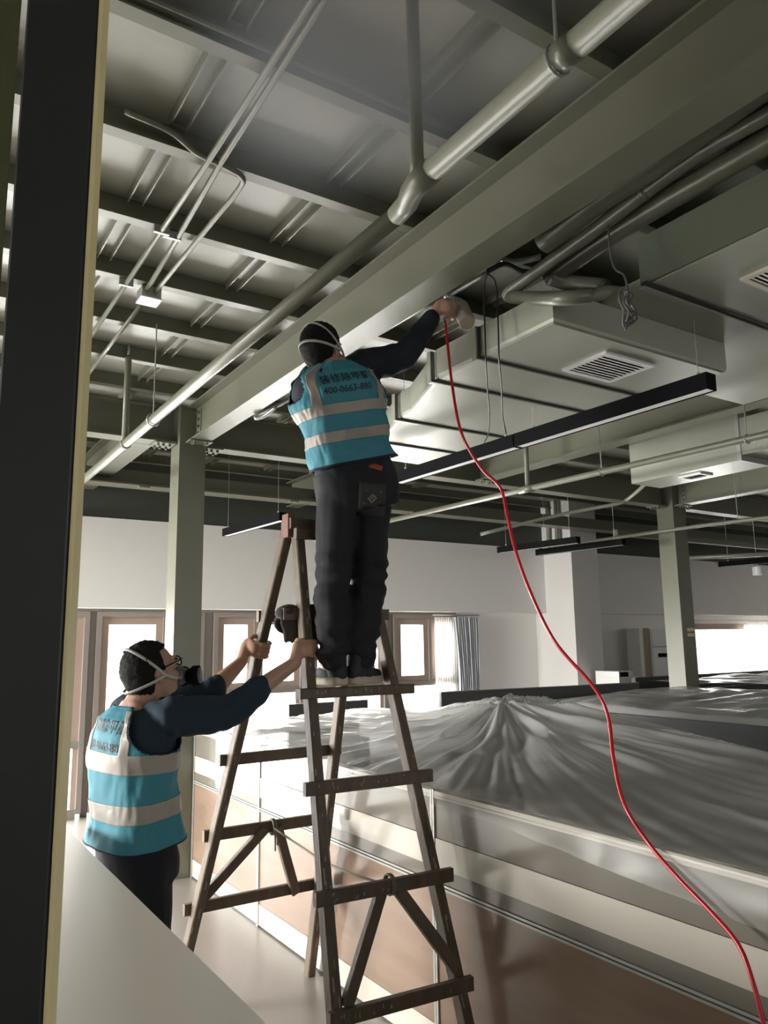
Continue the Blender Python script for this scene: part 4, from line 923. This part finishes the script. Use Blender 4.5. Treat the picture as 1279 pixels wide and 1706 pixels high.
pk = V((1.720, 2.750, 2.253)); vd = (pk - V((0, 0, 1.65))).normalized(); vd.z *= 0.3; vd.normalize(); vr = vd.cross(V((0, 0, 1))).normalized()
po = patch(pk, .115, .135, -0.05, M['pocket'], 'back_pocket', t1, bt1, dirn=vd, rgt=vr)
def marks(name, segs, c, w, t, bv, mt):
    mb = MB()
    for a, b in segs:
        for k in range(4):
            pts = []
            for q in (k / 4, (k + 1) / 4):
                x, y = a[0] + (b[0] - a[0]) * q, a[1] + (b[1] - a[1]) * q; o_ = V(c) + vr * x + V((0, 0, y)) - vd * .35; hit = bv.ray_cast(o_, vd, .8)
                pts.append((hit[0] if hit[0] is not None else o_ + vd * .3) - vd * .0068)
            mb.tube(pts, w, 5)
    return mb.build(name, mt, t)
s_ = .016; dm = [((-1, 0), (0, 1)), ((0, 1), (1, 0)), ((1, 0), (0, -1)), ((0, -1), (-1, 0)), ((-.55, 0), (0, .55)), ((0, .55), (.1, -.5)), ((.1, -.5), (.6, 0)), ((-.55, 0), (-.3, -.3)), ((0.15, .45), (.35, .3)), ((-1.25, -.1), (-.15, -1.2)), ((.1, 1.25), (1.25, .15)),
     ((2.2, 1.6), (2.5, 2)), ((-2.4, -1.4), (-2.1, -1.1)), ((-1.5, 2.2), (-1.3, 2.0)), ((1.5, -2.2), (1.3, -2.0))]
marks('pocket_print', [((a[0] * s_, a[1] * s_), (b[0] * s_, b[1] * s_)) for a, b in dm], pk, .0014, po, bt1, M['tape'])
patch((1.740, 2.750, 2.395), .058, .024, -0.25, M['orange'], 'orange_label', t1, bt1, dirn=vd, rgt=vr)
shoe(t1, (1.585, 2.800, 1.486), (1.576, 2.970, 1.475), 1.474); shoe(t1, (1.654, 2.800, 1.483), (1.872, 2.950, 1.464), 1.474)
# spray gun
g1 = thing('spray_gun', 'small spray gun with a round pale paint cup held in the raised hand', 'spray gun', gun_c)
mb = MB(); mb.cone(gun_c - gax * .045, gun_c + gax * .045, .012, .014); hd = gun_c + gax * .055
mb.cone(hd - V((.03, 0, 0)), hd + V((.055, .01, .006)), .014, .012); mb.build('gun_body', M['galv'], g1, True)
mb = MB(); mb.tube([hd + V((.055, .01, .006)), hd + V((.072, .012, .007))], [.013, .006], 14); mb.build('nozzle', M['galv'], g1, True)
ca, cb = V((2.105, 2.590, 3.157)), V((2.070, 2.500, 3.043)); cd = (cb - ca).normalized()
cup = MB().tube([ca - cd * .010, ca, ca + cd * .004, cb - cd * .004, cb], [.022, .036, .039, .037, .036], 28).build('paint_cup', M['cup'], g1)
MB().tube([cb, cb + cd * .004], [.033, .032], 28).build('cup_base', M['sole'], cup)
MB().tube([gun_c - gax * .045, V((2.001, 2.570, 3.073)), V((2.004, 2.570, 3.045))], [.009, .008, .008], 10).build('hose_fitting', M['galv'], g1, True)

# ---- worker holding the ladder
P2, N2 = V((0.861, 3.080, 0.921)), V((0.840, 3.060, 1.429))
az = math.radians(75); f2 = V((math.sin(az), math.cos(az), 0)); r2 = V((math.cos(az), -math.sin(az), 0))
T2 = Torso(P2, N2, r2, r2, 0.012, 1.08)
h1 = at('L1', 1.63); h2 = at('L2', 1.615)
C2 = N2 + V((0, 0, -.045))
W2 = dict(base=(P2.x, P2.y, 0), head=(0.887, 3.050, 1.556), hf=(0.93, 0.12, 0.30), hu=(-0.30, 0.0, 0.95),
    shR=tuple(C2 + r2 * .165 + f2 * .05), shL=tuple(C2 - r2 * .165 + f2 * .06), elR=(1.165, 2.900, 1.407), wrR=tuple(h2 + V((-.075, -.045, -.045))), elL=(1.177, 3.170, 1.454), wrL=tuple(h1 + V((-.085, .0, -.06))),
    hipR=tuple(P2 + r2 * .085 + V((0, 0, -.05))), hipL=tuple(P2 - r2 * .085 + V((0, 0, -.05))), knR=tuple(P2 + r2 * .09 + f2 * .02 + V((0, 0, -.45))), knL=tuple(P2 - r2 * .09 + f2 * .03 + V((0, 0, -.45))),
    anR=tuple(V((P2.x, P2.y, .09)) + r2 * .10 - f2 * .02), anL=tuple(V((P2.x, P2.y, .09)) - r2 * .10), toeR=tuple(V((P2.x, P2.y, .0)) + r2 * .12 + f2 * .17), toeL=tuple(V((P2.x, P2.y, .0)) - r2 * .12 + f2 * .19))
ax1 = (TL - L1f).normalized(); ax2 = (TL - L2f).normalized()
W2['hands'] = [(grip, h2, ax2, (-.35, -.9, 0), W2['wrR'], .031, 1, 1.0), (grip, h1, ax1, (-.85, -.45, 0), W2['wrL'], .031, 1, .98)]
t2, L2_, A2_, b2, tr2, s2_ = person('person', 'worker in a turquoise vest, glasses and a respirator steadying the wooden ladder with both hands', W2, T2, None, 'shirt_blue', 'trouser', dict(R=.42, L=.12))
hair_mesh(L2_, A2_, t2, seed=9, puff=1.3); strap_ring(L2_, t2, (-.135, -.022)); strap_ring(L2_, t2, (-.088, .136)); mask(L2_, A2_, t2)
gl = MB()
for s_ in (-1, 1):
    gl.tube([L2_(s_ * (.034 + .024 * math.cos(2 * PI * i / 18)), .101, .0 + .019 * math.sin(2 * PI * i / 18)) for i in range(18)], .0024, 6, closed=True); gl.tube([L2_(s_ * .058, .108, .006), L2_(s_ * .083, .09, .008), L2_(s_ * .088, .0, -.002)], .0024, 6)
gl.tube([L2_(-.010, .110, .004), L2_(0, .114, .006), L2_(.010, .110, .004)], .0024, 6); gl.build('glasses', M['black'], t2, True)
def folds2(th, s_):
    return (0.008 * noise.noise(V((math.cos(th) * 2 + 7, math.sin(th) * 2, s_ * 4))) + 0.005 * math.sin(11 * s_ + 5 * math.cos(th + 1)) + 0.004 * noise.noise(V((math.cos(th) * 6 + 9, math.sin(th) * 6, s_ * 9))))
vb2, tb2 = vest(T2, t2, folds2, hem=0.03, hole=(0.87, 0.185, 0.95), bands=((.22, .345), (.545, .675)), vlat=(.52, .70))
bv2 = bvh_of([vb2])
cast_text([('装修除甲醛', 0.052, 1.12), ('400-0663-880', 0.045, 1.0)], T2, t2, vb2, 0.05, 0.82, bv2, 0.0, 0.065)
shoe(t2, W2['anR'], W2['toeR'], 0.0); shoe(t2, W2['anL'], W2['toeL'], 0.0)
# ================================================================= FAR FURNITURE
def curtain(label, x0, x1, y, z0, z1, mt, n=9, amp=0.035, pinch=0.0, cat='curtain'):
    N = 120; rows = []
    for j in range(25):
        s = j / 24; z = z0 + (z1 - z0) * s; row = []
        k_ = 1 - pinch * math.sin(PI * s) * 0.5 * (1 - s * 0.2)
        for i in range(N + 1):
            u = i / N; xx = x1 - (x1 - x0) * (1 - u) * k_
            row.append(V((xx, y + amp * math.sin(2 * PI * n * u + 0.6 * math.sin(3 * s)) + 0.01 * noise.noise(V((u * 9, s * 3, 0))), z)))
        rows.append(row)
    c_ = len(rows[0]); vs = [p for r_ in rows for p in r_]; fs = [(i * c_ + k, i * c_ + k + 1, (i + 1) * c_ + k + 1, (i + 1) * c_ + k) for i in range(24) for k in range(c_ - 1)]
    o = MB().add(vs, fs).build('curtain', mt, None, True, fix=False); return tag(o, label, cat)
curtain('grey pleated curtain gathered beside the window behind the ladder', 6.32, 6.74, 8.12, 0.12, 1.96, M['curtain'], 11, 0.018, 0.35)
curtain('sheer white net curtain beside the grey curtain left of the white wall', 6.05, 6.40, 8.17, 0.12, 1.96, M['net'], 9, 0.015)
curtain('pale grey curtain hanging in the bright window at the right edge', 12.85, 14.3, 8.12, 0.96, 1.9, M['net'], 14, 0.04)
t = thing('curtain_rail', 'thin curtain rail above the bright far window', 'rail', (11.4, 8.12, 1.92)); MB().tube([(11.4, 8.12, 1.93), (14.5, 8.12, 1.93)], 0.012, 8).build('rail', M['white'], t, True)
t = thing('curtain_rail', 'thin curtain rail above the grey pleated curtain', 'rail', (6.0, 8.14, 1.98)); MB().tube([(6.0, 8.14, 1.985), (6.78, 8.14, 1.985)], 0.01, 8).build('rail', M['galv'], t, True)
t = thing('air_conditioner', 'tall white standing air conditioner with a dark display behind the right column', 'air conditioner', (10.05, 7.87, 0))
box_part('body', M['white'], t, 9.80, 10.30, 7.75, 8.0, 0, 1.79); box_part('front_panel', M['white'], t, 9.82, 10.28, 7.735, 7.75, 0.9, 1.5); box_part('display', M['black'], t, 9.93, 10.15, 7.73, 7.735, 1.36, 1.42)
box_part('panel_gap', M['charcoal'], t, 9.82, 10.28, 7.738, 7.749, 1.512, 1.52); box_part('air_outlet', M['white'], t, 9.82, 10.28, 7.735, 7.75, 1.53, 1.76)
t = thing('cabinet', 'plain grey white cabinet left of the air conditioner', 'cabinet', (9.67, 7.88, 0)); box_part('body', M['wall'], t, 9.56, 9.64, 7.76, 8.0, 0, 1.80); box_part('edge', M['cardboard'], t, 9.641, 9.78, 7.765, 8.0, 0, 1.80)
t = thing('printer', 'small white printer with a dark tray in front of the white pillar', 'printer', (8.365, 7.200, 0.885))
q = V((8.387, 7.200, 1.121)); box_part('body', M['white'], t, q.x - 0.22, q.x + 0.2, 7.0, 7.4, q.z - 0.3, q.z + 0.02); box_part('scanner_lid', M['white'], t, q.x - 0.22, q.x + 0.06, 7.0, 7.4, q.z + 0.021, q.z + 0.1); box_part('control_panel', M['black'], t, q.x - 0.2, q.x - 0.05, 6.985, 7.0, q.z + 0.03, q.z + 0.09)
t2 = thing('side_cabinet', 'white side cabinet carrying the small printer', 'cabinet', (q.x, 7.2, 0)); box_part('body', M['white'], t2, q.x - 0.22, q.x + 0.5, 6.95, 7.5, 0, q.z - 0.301)

# ================================================================= SPRAY MIST
def mist():
    mb = MB(); c = V((0.98, 1.62, 3.21)); A = (V((1, 0, 0)), V((0, 1, 0)), V((0, 0, 1)))
    mb.ell((0, 0, 0), A, (1, 1, 1), 24, 16); me = mb.build('spray_mist', None or M['white'], None, True)
    me.data.materials.clear(); me.location = c; me.scale = (0.52, 0.62, 0.27); me.rotation_euler = (0, 0, 0.3)
    mm = bpy.data.materials.new('mist'); mm.use_nodes = True; n = mm.node_tree.nodes; l = mm.node_tree.links; n.remove(n['Principled BSDF'])
    tc = n.new('ShaderNodeTexCoord'); ln = n.new('ShaderNodeVectorMath'); ln.operation = 'LENGTH'; l.new(tc.outputs['Object'], ln.inputs[0])
    mr = n.new('ShaderNodeMapRange'); mr.interpolation_type = 'SMOOTHSTEP'; mr.inputs[1].default_value = 0.15; mr.inputs[2].default_value = 1.0; mr.inputs[3].default_value = 2.4; mr.inputs[4].default_value = 0.0; l.new(ln.outputs['Value'], mr.inputs[0])
    vs = n.new('ShaderNodeVolumeScatter'); vs.inputs['Color'].default_value = (0.86, 0.94, 1.0, 1); vs.inputs['Anisotropy'].default_value = 0.2; l.new(mr.outputs[0], vs.inputs['Density'])
    l.new(vs.outputs[0], n['Material Output'].inputs['Volume']); me.data.materials.append(mm)
    tag(me, 'faint bluish haze of spray mist hanging under the ceiling deck', 'mist', None, 'stuff')
mist()
GROUPS = dict(steel_beam='painted steel beams of the ceiling', steel_column='square steel columns', channel_beam='channel beams at the back', sprinkler_pipe='sprinkler pipes', conduit='thin ceiling conduits', insulated_pipe='insulated pipes beside the beam',
    air_duct='air ducts', office_desk='desks under the sheeting', monitor='monitors under the sheeting', desk_partition='office partitions', plastic_dust_sheet='plastic dust sheets', hanging_cable='black hanging cables',
    curtain='window curtains', curtain_rail='curtain rails', vertical_pipe='vertical pipes beside the pillar', pipe_bundle='small pipes and sleeves near the spray gun')
for o in scene.objects:
    if o.parent is None and o.get('category'):
        b = o.name.split('.')[0]
        if b in GROUPS: o['group'] = GROUPS[b]
